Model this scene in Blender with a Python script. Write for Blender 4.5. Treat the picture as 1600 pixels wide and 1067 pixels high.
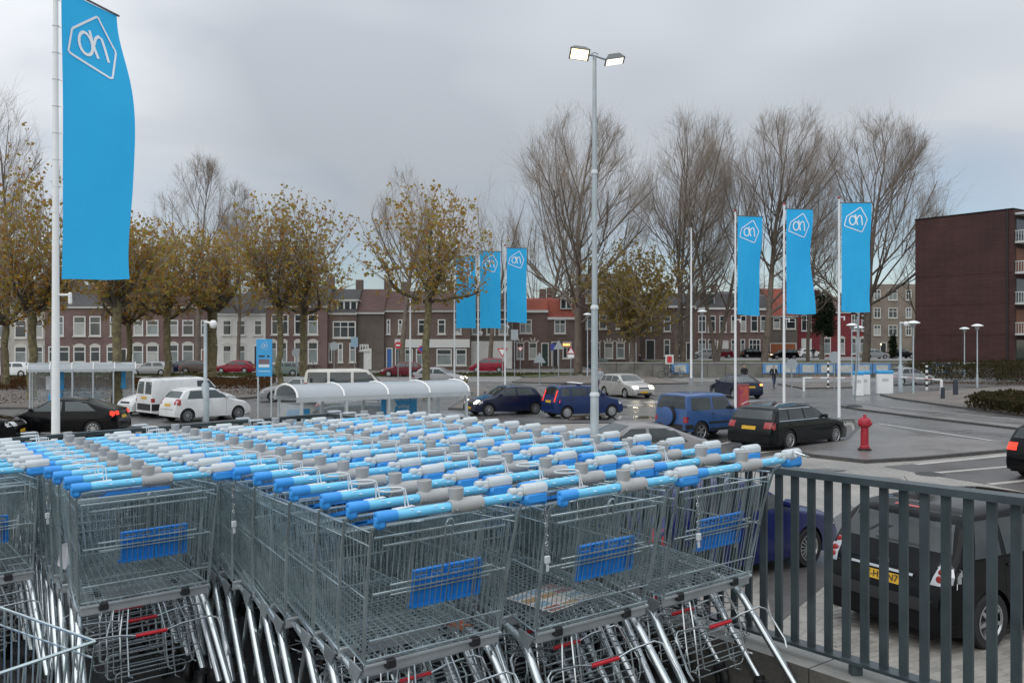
import bpy, bmesh, math, random
import numpy as np
from mathutils import Vector, Matrix
from mathutils.bvhtree import BVHTree
for o in list(bpy.data.objects): bpy.data.objects.remove(o)
SC = bpy.context.scene
COL = SC.collection
PI = math.pi
R = math.radians
rnd = random.Random(7)
# ------------------------------------------------------------------ camera
EYE, FOC = 3.45, 1400.0            # eye height over the car park, focal length in photo pixels (1600 wide)
cam = bpy.data.cameras.new('camera'); cam.sensor_width = 36; cam.lens = FOC / 1600 * 36
cam.clip_start = .05; cam.clip_end = 3000
co = bpy.data.objects.new('camera', cam); COL.objects.link(co)
co.location = (0, 0, EYE); co.rotation_euler = (R(90), 0, 0); SC.camera = co
# ------------------------------------------------------------------ sky
SUN_EL, SUN_AZ = 38, 205
W = bpy.data.worlds.new('World'); SC.world = W; W.use_nodes = True
nt = W.node_tree; nt.nodes.clear()
def N(t, **k):
    n = nt.nodes.new(t)
    for a, b in k.items(): setattr(n, a, b)
    return n
out = N('ShaderNodeOutputWorld'); sky = N('ShaderNodeTexSky', sky_type='NISHITA', sun_disc=False)
sky.sun_elevation = R(SUN_EL); sky.sun_rotation = R(SUN_AZ); sky.air_density = 1.0; sky.dust_density = .15; sky.ozone_density = 3.0
b1 = N('ShaderNodeBackground'); b1.inputs['Strength'].default_value = .085
nt.links.new(sky.outputs[0], b1.inputs[0])
tc = N('ShaderNodeTexCoord'); mp = N('ShaderNodeMapping'); mp.inputs['Scale'].default_value = (1, 1, 2.2)
mp.inputs['Location'].default_value = (1.3, .1, .2)
nt.links.new(tc.outputs['Generated'], mp.inputs[0])
def noise(sc, det, dist=0.0, off=None):
    n = N('ShaderNodeTexNoise'); n.inputs['Scale'].default_value = sc; n.inputs['Detail'].default_value = det
    n.inputs['Roughness'].default_value = .52; n.inputs['Distortion'].default_value = dist
    nt.links.new(mp.outputs[0], n.inputs['Vector']); return n
def ramp(src, stops):
    r = N('ShaderNodeValToRGB'); e = r.color_ramp.elements
    while len(e) > 1: e.remove(e[-1])
    e[0].position, e[0].color = stops[0][0], (*stops[0][1], 1)
    for p, c in stops[1:]: x = e.new(p); x.color = (*c, 1)
    nt.links.new(src, r.inputs[0]); return r
n1 = noise(1.25, 2.6, .15); n2 = noise(1.7, 4, .4)
cl = ramp(n1.outputs[0], [(.38, (.345, .375, .415)), (.47, (.44, .468, .505)), (.58, (.59, .61, .64))])
sp = N('ShaderNodeSeparateXYZ'); nt.links.new(tc.outputs['Generated'], sp.inputs[0])
ad = N('ShaderNodeMath', operation='MULTIPLY_ADD'); ad.inputs[1].default_value = 1.5; nt.links.new(sp.outputs[2], ad.inputs[0]); nt.links.new(n2.outputs[0], ad.inputs[2])   # the deck breaks up towards the horizon
fa = ramp(ad.outputs[0], [(.50, (.30,) * 3), (.78, (1,) * 3)])
b2 = N('ShaderNodeBackground'); b2.inputs['Strength'].default_value = 1.0
# overcast skies brighten towards the zenith (CIE overcast)
mr = N('ShaderNodeMapRange'); mr.inputs[1].default_value = 0; mr.inputs[2].default_value = 1; mr.inputs[3].default_value = 1.0; mr.inputs[4].default_value = 2.7
nt.links.new(sp.outputs[2], mr.inputs[0]); nt.links.new(mr.outputs[0], b2.inputs[1])
nt.links.new(cl.outputs[0], b2.inputs[0])
mx = N('ShaderNodeMixShader')
nt.links.new(fa.outputs[0], mx.inputs[0]); nt.links.new(b1.outputs[0], mx.inputs[1]); nt.links.new(b2.outputs[0], mx.inputs[2])
nt.links.new(mx.outputs[0], out.inputs[0])
# ------------------------------------------------------------------ sun behind the cloud
sl = bpy.data.lights.new('sun', 'SUN'); sl.energy = .9; sl.angle = R(75); sl.color = (1, .95, .88)
so = bpy.data.objects.new('sun', sl); COL.objects.link(so)
_d = Vector((math.sin(R(SUN_AZ)) * math.cos(R(SUN_EL)), math.cos(R(SUN_AZ)) * math.cos(R(SUN_EL)), math.sin(R(SUN_EL))))
so.rotation_euler = _d.to_track_quat('Z', 'Y').to_euler()
vs = SC.view_settings; vs.view_transform = 'Standard'; vs.look = 'None'; vs.exposure = 0.0; vs.gamma = 1; vs.use_curve_mapping = False
SC.cycles.max_bounces = 6; SC.cycles.transparent_max_bounces = 16
# ------------------------------------------------------------------ helpers
def G(px, py, z=0.0):
    """ground point (height z) seen at a photo pixel"""
    t = (EYE - z) * FOC / (py - 533.5)
    return Vector(((px - 800) / FOC * t, t, z))
def GD(px, d, z=0.0): return Vector(((px - 800) / FOC * d, d, z))
def HZ(py, d): return EYE + (533.5 - py) / FOC * d      # height of a photo row at distance d
def lin(h):
    h = h.lstrip('#'); c = [int(h[i:i + 2], 16) / 255 for i in (0, 2, 4)]
    return tuple(x / 12.92 if x <= .04045 else ((x + .055) / 1.055) ** 2.4 for x in c)
MATS = {}
def mat(name, col, rough=.6, metal=0.0, var=0.0, vscale=3.0, bump=0.0, bscale=40.0, coat=0.0, emit=None, estr=0.0, alpha=1.0, trans=0.0, rvar=0.0, spec=.5, col2=None, stretch=None, attr=None):
    if name in MATS: return MATS[name]
    m = bpy.data.materials.new(name); m.use_nodes = True; t = m.node_tree; p = t.nodes['Principled BSDF']
    I = p.inputs
    I['Base Color'].default_value = (*col, 1); I['Roughness'].default_value = rough; I['Metallic'].default_value = metal
    I['Specular IOR Level'].default_value = spec
    if coat: I['Coat Weight'].default_value = coat; I['Coat Roughness'].default_value = .08
    if emit: I['Emission Color'].default_value = (*emit, 1); I['Emission Strength'].default_value = estr
    if alpha < 1: I['Alpha'].default_value = alpha
    if trans: I['Transmission Weight'].default_value = trans
    L = t.links
    if var or bump or rvar or col2:
        g = t.nodes.new('ShaderNodeNewGeometry'); vec = g.outputs['Position']
        if stretch:
            q = t.nodes.new('ShaderNodeMapping'); q.inputs['Scale'].default_value = stretch; L.new(vec, q.inputs[0]); vec = q.outputs[0]
        n = t.nodes.new('ShaderNodeTexNoise'); n.inputs['Scale'].default_value = vscale; n.inputs['Detail'].default_value = 5; n.inputs['Roughness'].default_value = .6
        L.new(vec, n.inputs['Vector'])
        if var or col2:
            mr = t.nodes.new('ShaderNodeMapRange'); mr.inputs[1].default_value = .3; mr.inputs[2].default_value = .7
            L.new(n.outputs[0], mr.inputs[0])
            mm = t.nodes.new('ShaderNodeMix'); mm.data_type = 'RGBA'
            c2 = col2 or tuple(min(1, c * (1 + var)) for c in col); c1 = col if col2 else tuple(c * (1 - var) for c in col)
            mm.inputs[6].default_value = (*c1, 1); mm.inputs[7].default_value = (*c2, 1)
            L.new(mr.outputs[0], mm.inputs[0]); L.new(mm.outputs[2], I['Base Color'])
        if rvar:
            r2 = t.nodes.new('ShaderNodeMapRange'); r2.inputs[1].default_value = .35; r2.inputs[2].default_value = .65
            r2.inputs[3].default_value = max(.02, rough - rvar); r2.inputs[4].default_value = min(1, rough + rvar)
            L.new(n.outputs[0], r2.inputs[0]); L.new(r2.outputs[0], I['Roughness'])
        if bump:
            n2 = t.nodes.new('ShaderNodeTexNoise'); n2.inputs['Scale'].default_value = bscale; n2.inputs['Detail'].default_value = 4; L.new(vec, n2.inputs['Vector'])
            b = t.nodes.new('ShaderNodeBump'); b.inputs['Strength'].default_value = bump; b.inputs['Distance'].default_value = .02
            L.new(n2.outputs[0], b.inputs['Height']); L.new(b.outputs[0], I['Normal'])
    if attr:
        a = t.nodes.new('ShaderNodeAttribute'); a.attribute_name = attr; L.new(a.outputs['Color'], I['Base Color'])
    MATS[name] = m; return m
def brickmat(name, c1, c2, mortar, sx, sy, ang=0.0, rough=.75, msize=.06, wall=False, rvar=0.0, bump=.25, big=None):
    """bricks, pavers or tiles, sx by sy metres each; wall: uses (x+y, z)"""
    if name in MATS: return MATS[name]
    m = bpy.data.materials.new(name); m.use_nodes = True; t = m.node_tree; p = t.nodes['Principled BSDF']; L = t.links
    g = t.nodes.new('ShaderNodeNewGeometry'); vec = g.outputs['Position']
    q = t.nodes.new('ShaderNodeMapping'); L.new(vec, q.inputs[0])
    if wall:
        s = t.nodes.new('ShaderNodeSeparateXYZ'); L.new(vec, s.inputs[0]); a = t.nodes.new('ShaderNodeMath'); L.new(s.outputs[0], a.inputs[0]); L.new(s.outputs[1], a.inputs[1])
        c = t.nodes.new('ShaderNodeCombineXYZ'); L.new(a.outputs[0], c.inputs[0]); L.new(s.outputs[2], c.inputs[1]); L.new(c.outputs[0], q.inputs[0])
    q.inputs['Rotation'].default_value = (0, 0, ang)
    b = t.nodes.new('ShaderNodeTexBrick'); L.new(q.outputs[0], b.inputs['Vector'])
    b.inputs['Color1'].default_value = (*c1, 1); b.inputs['Color2'].default_value = (*c2, 1); b.inputs['Mortar'].default_value = (*mortar, 1)
    b.inputs['Scale'].default_value = 1; b.inputs['Brick Width'].default_value = sx; b.inputs['Row Height'].default_value = sy; b.inputs['Mortar Size'].default_value = min(sx, sy) * msize
    b.inputs['Bias'].default_value = -.1
    n = t.nodes.new('ShaderNodeTexNoise'); n.inputs['Scale'].default_value = .35; n.inputs['Detail'].default_value = 6; n.inputs['Roughness'].default_value = .65; L.new(vec, n.inputs['Vector'])
    mr = t.nodes.new('ShaderNodeMapRange'); mr.inputs[1].default_value = .3; mr.inputs[2].default_value = .7; mr.inputs[3].default_value = .72; mr.inputs[4].default_value = 1.22; L.new(n.outputs[0], mr.inputs[0])
    mm = t.nodes.new('ShaderNodeMix'); mm.data_type = 'RGBA'; mm.blend_type = 'MULTIPLY'; mm.inputs[0].default_value = 1
    L.new(b.outputs[0], mm.inputs[6]); L.new(mr.outputs[0], mm.inputs[7]); src = mm.outputs[2]
    L.new(src, p.inputs['Base Color'])
    p.inputs['Roughness'].default_value = rough
    if rvar:
        r2 = t.nodes.new('ShaderNodeMapRange'); r2.inputs[1].default_value = .38; r2.inputs[2].default_value = .6; r2.inputs[3].default_value = rough - rvar; r2.inputs[4].default_value = rough
        L.new(n.outputs[0], r2.inputs[0]); L.new(r2.outputs[0], p.inputs['Roughness'])
    if bump:
        bb = t.nodes.new('ShaderNodeBump'); bb.inputs['Strength'].default_value = bump; bb.inputs['Distance'].default_value = .01; bb.invert = True
        L.new(b.outputs['Fac'], bb.inputs['Height']); L.new(bb.outputs[0], p.inputs['Normal'])
    MATS[name] = m; return m
class MB:
    def __init__(s): s.v = []; s.f = []; s.m = []; s.c = 0
    def add(s, vs, fs, mi=0):
        k = len(s.v); s.v.extend([tuple(p) for p in vs]); s.f.extend([tuple(i + k for i in f) for f in fs]); s.m.extend([mi] * len(fs)); return s
    def box(s, x0, x1, y0, y1, z0, z1, mi=0, M=None):
        vs = [(x, y, z) for z in (z0, z1) for y in (y0, y1) for x in (x0, x1)]
        if M is not None: vs = [tuple(M @ Vector(p)) for p in vs]
        return s.add(vs, [(0, 2, 3, 1), (4, 5, 7, 6), (0, 1, 5, 4), (2, 6, 7, 3), (0, 4, 6, 2), (1, 3, 7, 5)], mi)
    def bbox(s, c, sx, sy, sz, b=.01, mi=0):
        """box with chamfered edges, centre c"""
        cx, cy, cz = c; hx, hy, hz = sx / 2, sy / 2, sz / 2; b = min(b, hx * .9, hy * .9, hz * .9)
        bm = bmesh.new(); bmesh.ops.create_cube(bm, size=1)
        for v in bm.verts: v.co = (v.co.x * sx, v.co.y * sy, v.co.z * sz)
        bmesh.ops.bevel(bm, geom=bm.edges[:], offset=b, segments=1, affect='EDGES')
        vs = [(v.co.x + cx, v.co.y + cy, v.co.z + cz) for v in bm.verts]; bm.verts.index_update()
        fs = [[v.index for v in f.verts] for f in bm.faces]; bm.free(); return s.add(vs, fs, mi)
    def tube(s, pts, r, n=5, closed=False, caps=True, mi=0):
        P = [Vector(p) for p in pts]; k = len(P); rs = r if isinstance(r, (list, tuple)) else [r] * k
        vs = []; up = None
        for i in range(k):
            if closed: t = P[(i + 1) % k] - P[i - 1]
            else: t = P[min(i + 1, k - 1)] - P[max(i - 1, 0)]
            if t.length < 1e-9: t = Vector((0, 0, 1))
            t.normalize()
            if up is None: up = Vector((0, 0, 1)) if abs(t.z) < .9 else Vector((1, 0, 0))
            a = t.cross(up)
            if a.length < 1e-4: a = t.cross(Vector((.3, 1, .2)))
            a.normalize(); b = a.cross(t).normalized(); up = b
            for j in range(n):
                q = 2 * PI * (j + .5) / n; vs.append(P[i] + a * (math.cos(q) * rs[i]) + b * (math.sin(q) * rs[i]))
        fs = []
        for i in range(k if closed else k - 1):
            for j in range(n):
                a0 = i * n + j; a1 = i * n + (j + 1) % n; i2 = (i + 1) % k; fs.append((a0, i2 * n + j, i2 * n + (j + 1) % n, a1))
        if caps and not closed: fs.append(tuple(range(n))); fs.append(tuple(range((k - 1) * n, k * n))[::-1])
        return s.add(vs, fs, mi)
    def lathe(s, prof, n=16, axis='z', c=(0, 0, 0), mi=0, M=None):
        vs = []; fs = []; k = len(prof)
        for j in range(n):
            q = 2 * PI * j / n
            for r, h in prof:
                x, y = r * math.cos(q), r * math.sin(q)
                p = (x, y, h) if axis == 'z' else ((h, x, y) if axis == 'x' else (x, h, y))
                p = Vector((p[0] + c[0], p[1] + c[1], p[2] + c[2]))
                vs.append(M @ p if M is not None else p)
        for j in range(n):
            for i in range(k - 1):
                fs.append((j * k + i, ((j + 1) % n) * k + i, ((j + 1) % n) * k + i + 1, j * k + i + 1))
        return s.add(vs, fs, mi)
    def prism(s, poly, z0, z1, mi=0, M=None):
        """polygon in xy extruded in z"""
        n = len(poly); vs = [(x, y, z0) for x, y in poly] + [(x, y, z1) for x, y in poly]
        if M is not None: vs = [tuple(M @ Vector(p)) for p in vs]
        return s.add(vs, [tuple(range(n))[::-1], tuple(range(n, 2 * n))] + [(i, (i + 1) % n, n + (i + 1) % n, n + i) for i in range(n)], mi)
    def mesh(s, name, mats, smooth=None):
        me = bpy.data.meshes.new(name); me.from_pydata([tuple(p) for p in s.v], [], s.f)
        for m in (mats if isinstance(mats, (list, tuple)) else [mats]): me.materials.append(m)
        if any(s.m): me.polygons.foreach_set('material_index', s.m)
        me.update()
        if smooth is not None:
            me.polygons.foreach_set('use_smooth', [True] * len(me.polygons)); me.set_sharp_from_angle(angle=R(smooth))
        return me
    def build(s, name, mats, parent=None, smooth=None, loc=None):
        return obj(name, s.mesh(name, mats, smooth), parent, loc)
def obj(name, me, parent=None, loc=None):
    o = bpy.data.objects.new(name, me); COL.objects.link(o)
    if parent: o.parent = parent
    if loc is not None: o.location = loc
    return o
def tag(o, label=None, cat=None, group=None, kind=None):
    if label: o['label'] = label
    if cat: o['category'] = cat
    if group: o['group'] = group
    if kind: o['kind'] = kind
    return o
def thing(name, label, cat, loc=(0, 0, 0), rz=0, group=None):
    o = bpy.data.objects.new(name, None); COL.objects.link(o); o.location = loc; o.rotation_euler = (0, 0, rz); o.empty_display_size = .1
    return tag(o, label, cat, group)
def copy_tree(o, parent=None):
    c = o.copy(); COL.objects.link(c); c.parent = parent
    for ch in list(o.children): copy_tree(ch, c)
    return c
def sheet(name, pts, z, m, thick=None):
    """flat polygon on the ground; with thick: a slab with real edges"""
    b = MB(); P = [(p[0], p[1]) for p in pts]
    ar = sum(P[i][0] * P[(i + 1) % len(P)][1] - P[(i + 1) % len(P)][0] * P[i][1] for i in range(len(P)))
    if ar < 0: P = P[::-1]
    if thick: b.prism(P, z - thick, z)
    else: b.add([(x, y, z) for x, y in P], [tuple(range(len(P)))])
    return tag(b.build(name, m), kind='structure')
def text_mesh(s, size, depth=.002, align='CENTER'):
    c = bpy.data.curves.new('t', 'FONT'); c.body = s; c.size = size; c.extrude = depth; c.align_x = align; c.align_y = 'CENTER'; c.resolution_u = 2
    o = bpy.data.objects.new('t', c); COL.objects.link(o); bpy.context.view_layer.update()
    me = bpy.data.meshes.new_from_object(o.evaluated_get(bpy.context.evaluated_depsgraph_get()))
    bpy.data.objects.remove(o); bpy.data.curves.remove(c); return me
ORD = ['', 'first', 'second', 'third', 'fourth', 'fifth', 'sixth', 'seventh', 'eighth', 'ninth', 'tenth', 'eleventh', 'twelfth', 'thirteenth', 'fourteenth', 'fifteenth', 'sixteenth', 'seventeenth', 'eighteenth', 'nineteenth', 'twentieth']
# ------------------------------------------------------------------ common materials
CHROME = mat('zinc_wire', (.50, .59, .61), .3, .8, var=.18, vscale=9, rvar=.1)
TUBEM = mat('chromed_tube', (.56, .61, .63), .2, .94, var=.15, vscale=7, rvar=.08)
DARKM = mat('black_rubber', (.012, .012, .013), .6)
GALV = mat('galvanised_steel', (.36, .40, .42), .42, .6, var=.15, vscale=4, rvar=.1)
WHITEP = mat('white_paint', (.78, .79, .79), .4, var=.05, vscale=2)
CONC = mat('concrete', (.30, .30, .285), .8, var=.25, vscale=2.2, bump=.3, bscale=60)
# ================================================================== raised cart deck
TH = R(35.2); SX, SY = .0308, .0025
U2 = Vector((math.cos(TH), math.sin(TH))); V2 = Vector((-math.sin(TH), math.cos(TH)))
def zdeck(x, y): return EYE - 1.53 + SX * x + SY * y
def D(u, v, h=0.0):
    x = U2.x * u + V2.x * v; y = U2.y * u + V2.y * v
    return Vector((x, y, zdeck(x, y) + h))
def deck_matrix(u, v, yaw=0.0):
    p = D(u, v); a = Vector((U2.x, U2.y, SX * U2.x + SY * U2.y)).normalized()
    n = Vector((-SX, -SY, 1)).normalized(); b = n.cross(a)
    M = Matrix((a, b, n)).transposed().to_4x4(); M.translation = p
    return M @ Matrix.Rotation(yaw, 4, 'Z')
FU, FV = 3.06, 6.95                 # railing lines: right side at u = FU, far side at v = FV
U0, V0 = -7.5, -2.6
deckm = mat('wet_dark_tiles', (.045, .045, .045), .5, var=.35, vscale=2.5, bump=.35, bscale=30, rvar=.2)
b = MB()
c = [D(U0, V0), D(FU + .22, V0), D(FU + .22, FV + .22), D(U0, FV + .22)]
b.add([tuple(p) for p in c] + [(p.x, p.y, -.3) for p in c], [(0, 1, 2, 3), (0, 4, 5, 1), (1, 5, 6, 2), (2, 6, 7, 3), (3, 7, 4, 0)])
tag(b.build('deck', [deckm]), kind='structure')
# upstand kerb along the two railings
b = MB()
KSIDE = mat('dark_concrete', (.10, .095, .085), .8, var=.35, vscale=3, bump=.3, bscale=40)  # darker concrete tone for the kerb's side faces, top stays paler
def upstand(b, p, q, w, h0, h1, side):
    # p,q: (u,v); side: unit (u,v) offset direction
    c = []
    for (u, v) in (p, q):
        for s in (0, 1):
            for h in (h0, h1): c.append(D(u + side[0] * w * s, v + side[1] * w * s, h))
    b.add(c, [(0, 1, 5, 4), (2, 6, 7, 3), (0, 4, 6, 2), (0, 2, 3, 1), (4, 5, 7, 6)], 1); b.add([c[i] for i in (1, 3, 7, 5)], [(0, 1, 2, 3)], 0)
kerbw = tag(thing('deck_kerb', 'low grey concrete kerb carrying the railing around the cart deck', 'kerb', (0, 0, 0)))
k = 0; vv = V0
while vv < FV + .2:
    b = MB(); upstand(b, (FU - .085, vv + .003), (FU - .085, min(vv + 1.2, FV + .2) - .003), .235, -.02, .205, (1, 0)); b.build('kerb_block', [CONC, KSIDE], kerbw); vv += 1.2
uu = FU - .09
while uu > U0:
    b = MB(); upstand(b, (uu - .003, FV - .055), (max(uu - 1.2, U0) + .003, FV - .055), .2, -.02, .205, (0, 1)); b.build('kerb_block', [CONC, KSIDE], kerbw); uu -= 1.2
RAILM = mat('slate_green_paint', (.045, .062, .068), .42, var=.3, vscale=6, rvar=.12, spec=.5)
def railing(label, a, d, n0, n1, ext, spacing=.0795, top=.965, bot=.262):
    """flat bar railing; a=(u,v) start, d=(du,dv) unit along"""
    t = thing('railing', label, 'railing', D(*a)); o0 = D(*a)
    def L(s, off, h):  # along, across, height -> local
        p = D(a[0] + d[0] * s - d[1] * off, a[1] + d[1] * s + d[0] * off, h); return p - o0
    def bar(name, s0, s1, w, h0, h1):
        m = MB(); c = [L(s, o, h) for s in (s0, s1) for o in (-w, w) for h in (h0, h1)]
        m.add(c, [(0, 1, 3, 2), (4, 6, 7, 5), (0, 4, 5, 1), (2, 3, 7, 6), (1, 5, 7, 3), (0, 2, 6, 4)]); return m.build(name, RAILM, t)
    e0, e1 = ext
    bar('top_rail', e0, e1, .034, top - .026, top); bar('bottom_rail', e0, e1, .032, bot - .012, bot)
    # one upright, shared mesh, strictly vertical
    m = MB(); dx = U2 * d[0] + V2 * d[1]; nx = Vector((-dx.y, dx.x))
    hw, ht, H = .0165, .006, top - bot - .024
    vs = [tuple((dx * x + nx * y).to_3d() + Vector((0, 0, z))) for z in (0, H) for y in (-ht, ht) for x in (-hw, hw)]
    m.add(vs, [(0, 2, 3, 1), (4, 5, 7, 6), (0, 1, 5, 4), (2, 6, 7, 3), (0, 4, 6, 2), (1, 3, 7, 5)]); me = m.mesh('upright', RAILM)
    for i in range(n0, n1):
        obj('upright', me, t, L(i * spacing, 0, bot - .004))
    k = e0 + .3
    while k < e1:   # stand-off posts under the bottom rail with base plates
        m = MB(); p = L(k, 0, .2); m.box(p.x - .02, p.x + .02, p.y - .02, p.y + .02, p.z - .03, p.z + .052); m.build('post_foot', RAILM, t); k += 1.1
    return t
railing('dark slate flat bar railing on the right side of the cart deck', (FU, V0), (0, 1), 0, int((FV - V0) / .0795), (-.05, FV - V0 + .034))
railing('dark slate flat bar railing along the far end of the cart rows', (FU - .04, FV), (-1, 0), 1, int((FU - U0) / .0795), (0.0, FU - U0))
# ================================================================== shopping carts
BLUEH = mat('sky_blue_grip', (.17, .60, .92), .3, var=.08, vscale=25, spec=.6)
BLUED = mat('strong_blue_plastic', (.045, .33, .84), .38, var=.06, vscale=20)
BLUEP = mat('flap_blue_plastic', (.012, .21, .66), .42, var=.08, vscale=14)
LOCKW = mat('pale_grey_plastic', (.56, .61, .63), .42, var=.06, vscale=20)
GREYP = mat('grey_plastic', (.40, .41, .41), .5, var=.07, vscale=20)
RINGM = mat('white_coated_wire', (.66, .70, .71), .35, .2)
REDP = mat('red_plastic', (.52, .015, .03), .4)
BLACKP = mat('black_plastic', (.02, .02, .022), .45)
def lerp(a, b, t): return tuple(a[i] + (b[i] - a[i]) * t for i in range(3))
HZT = 1.03
RT, RB = (.268, .115, .965), (.252, .215, .535)       # basket corners: rear top, rear bottom
FT, FB = (.205, .93, .945), (.185, .87, .60)          # front top, front bottom
def mir(p, s): return (p[0] * s, p[1], p[2])
wr, wt = .0019, .0032
CM = {}
def cart_meshes():
    for s in (-1, 1):
        b = MB(); n = 24
        rt, rb, ft, fb = [mir(p, s) for p in (RT, RB, FT, FB)]
        for i in range(n + 1):
            t = i / n; b.tube([lerp(rb, fb, t), lerp(rt, ft, t)], wr, 4, caps=False)
        for k, z in enumerate((0.0, .5, .9, 1.0)):
            b.tube([lerp(rb, rt, z), lerp(fb, ft, z)], wt if k in (0, 3) else .0022, 5, caps=False)
        CM['side' + str(s)] = b.mesh('basket_side', CHROME, 40)
    b = MB()
    for i in range(17):
        x = -1 + 2 * i / 16; b.tube([(RB[0] * x, RB[1], RB[2]), (FB[0] * x, FB[1], FB[2])], wr, 4, caps=False)
    for i in range(26):
        t = (i + .5) / 26; p = lerp(RB, FB, t); b.tube([(-p[0], p[1], p[2] - .003), (p[0], p[1], p[2] - .003)], wr if i % 6 else .003, 4, caps=False)
    CM['floor'] = b.mesh('basket_floor', CHROME, 40)
    b = MB()
    for i in range(15):
        x = -1 + 2 * i / 14; b.tube([(FB[0] * x, FB[1], FB[2]), (FT[0] * x, FT[1], FT[2])], wr, 4, caps=False)
    for z in (0, .3, .62, 1.0):
        p = lerp(FB, FT, z); b.tube([(-p[0], p[1], p[2]), (p[0], p[1], p[2])], .0036 if z == 1 else wt, 5, caps=False)
    CM['front'] = b.mesh('basket_front', CHROME, 40)
    # rear gate
    b = MB(); gx = .243
    A = lambda x, t, off=0.0: (x, RT[1] + (RB[1] - RT[1]) * (1 - t) - off, RB[2] + .012 + (RT[2] - RB[2] - .02) * t)
    for i in range(25):
        x = -gx + 2 * gx * i / 24; b.tube([A(x, 0), A(x, .95)], .0015, 4, caps=False)
    for x in (-.125, -.115, .118, .128): b.tube([A(x, .3), A(x, .93, .004)], .0025, 4, caps=False)
    for t, r_, x in ((.97, .0042, gx + .012), (.90, .0036, gx - .02), (.58, .0034, gx - .055), (.53, .0034, gx), (.5, .003, gx - .06), (.16, .003, gx), (.0, .0042, gx + .005)):
        b.tube([A(-x, t, .003), A(x, t, .003)], r_, 5)
    b.tube([A(-.008, .90, .004), A(-.008, 1.0, .004), A(.0, 1.03, .004), A(.012, 1.03, .004), A(.02, 1.0, .004), A(.02, .90, .004)], .0034, 5)
    b.tube([A(-.008, .58, .004), A(-.008, .9, .004)], .0026, 4, caps=False); b.tube([A(.02, .58, .004), A(.02, .9, .004)], .0026, 4, caps=False)
    CM['gate'] = b.mesh('rear_gate', CHROME, 40)
    # blue seat flap, two leaves with ribbed face and slotted top
    b = MB(); M = Matrix.Translation(A(.025, .515, -.013)) @ Matrix.Rotation(R(11), 4, 'X')
    for s in (-1, 1):
        x0, x1 = (-.128, -.0008) if s < 0 else (.0008, .128)
        b.box(x0, x1, -.004, .004, -.060, .035, M=M)
        for xx in (x0, x1 - .01): b.box(xx, xx + .01, -.008, .006, -.061, .054, M=M)
        xm = (x0 + x1) / 2; b.box(xm - .004, xm + .004, -.007, .005, .034, .054, M=M)
        b.box(x0 + .002, x1 - .002, -.007, .006, .047, .056, M=M)
        for k in range(4): xx = x0 + .024 + k * .024; b.box(xx, xx + .003, -.0052, .0, -.056, .031, M=M)
        b.box(x0 + .002, x1 - .002, -.0085, .005, -.069, -.059, M=M); b.box(x0 + .002, x1 - .002, -.0065, .0, .008, .014, M=M)
    b.box(-.14, -.126, -.006, .004, -.069, -.058, M=M); CM['flap'] = b.mesh('seat_flap', BLUEP)
    # grip
    b = MB(); b.lathe([(0, -.24), (.0148, -.24), (.0148, .2), (0, .2)], 12, 'x', (0, 0, HZT)); CM['handle'] = b.mesh('handle', BLUEH, 40)
    b = MB()
    for i, x in enumerate((-.19, -.11, .1, .15)):
        for q in (70, 112): b.bbox((x + (.02 if q > 90 else 0), math.cos(R(q + 60)) * .0146, HZT + math.sin(R(q + 60)) * .0146), .012, .006, .004, .0015)
    CM['print'] = b.mesh('grip_print', mat('grip_print_white', (.6, .8, .9), .5))
    b = MB(); b.lathe([(0, -.3), (.012, -.305), (.0185, -.302), (.019, -.27), (.0172, -.238), (0, -.236)], 12, 'x', (0, 0, HZT))
    b.bbox((-.288, .004, HZT - .014), .034, .034, .044, .01); CM['cap'] = b.mesh('end_cap', BLUED, 40)
    # grip brackets down to the basket
    for s in (-1, 1):
        b = MB(); b.tube([(s * .262, 0, HZT), (s * .268, .035, HZT - .02), (s * .27, .1, .97), (s * .262, .16, .8), (s * .25, .23, .545)], .0055, 6); CM['br' + str(s)] = b.mesh('handle_bracket', CHROME, 50)
    # coin lock
    b = MB(); b.bbox((.256, .002, HZT - .011), .09, .046, .042, .01); b.bbox((.292, .004, HZT - .016), .024, .043, .044, .01); CM['lock'] = b.mesh('coin_lock', BLUED, 40)
    b = MB(); b.lathe([(0, .209), (.017, .21), (.0202, .215), (.0202, .297), (.017, .302), (0, .304)], 14, 'x', (0, .001, HZT + .0165)); b.bbox((.256, .002, HZT + .011), .09, .043, .018, .005)
    CM['locktop'] = b.mesh('lock_housing', LOCKW, 40)
    b = MB(); b.lathe([(0, .16), (.012, .162), (.0145, .167), (.0145, .185), (.011, .19), (.011, .21)], 12, 'x', (0, .001, HZT + .0155)); b.bbox((.195, .001, HZT + .006), .028, .03, .02, .005); CM['key'] = b.mesh('lock_key_slot', LOCKW, 40)
    # chain with key
    b = MB()
    b2 = MB()
    for i in range(12):
        z = HZT - .05 - i * .0125; q = i * 1.3
        dx, dy = math.cos(q) * .0045, math.sin(q) * .0045
        b.tube([(.286 + dx, -.022 + dy, z + .009), (.286 - dx, -.022 - dy, z + .004), (.286 - dx, -.022 - dy, z - .004), (.286 + dx, -.022 + dy, z - .003)], .0022, 4, closed=True)
    CM['chain'] = b.mesh('lock_chain', TUBEM)
    b2.bbox((.286, -.022, HZT - .212), .019, .013, .026, .003); b2.bbox((.286, -.022, HZT - .235), .010, .005, .03, .001); CM['plug'] = b2.mesh('chain_key', LOCKW)
    b = MB()
    pts = [(.20 + math.cos(i * .8) * .006 + i * .006, -.03 - math.sin(i * .55) * .022, HZT + .034 - abs(i - 8) * .004) for i in range(17)]
    b.tube(pts, .0035, 5); CM['loop'] = b.mesh('lock_chain', TUBEM)
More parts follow.
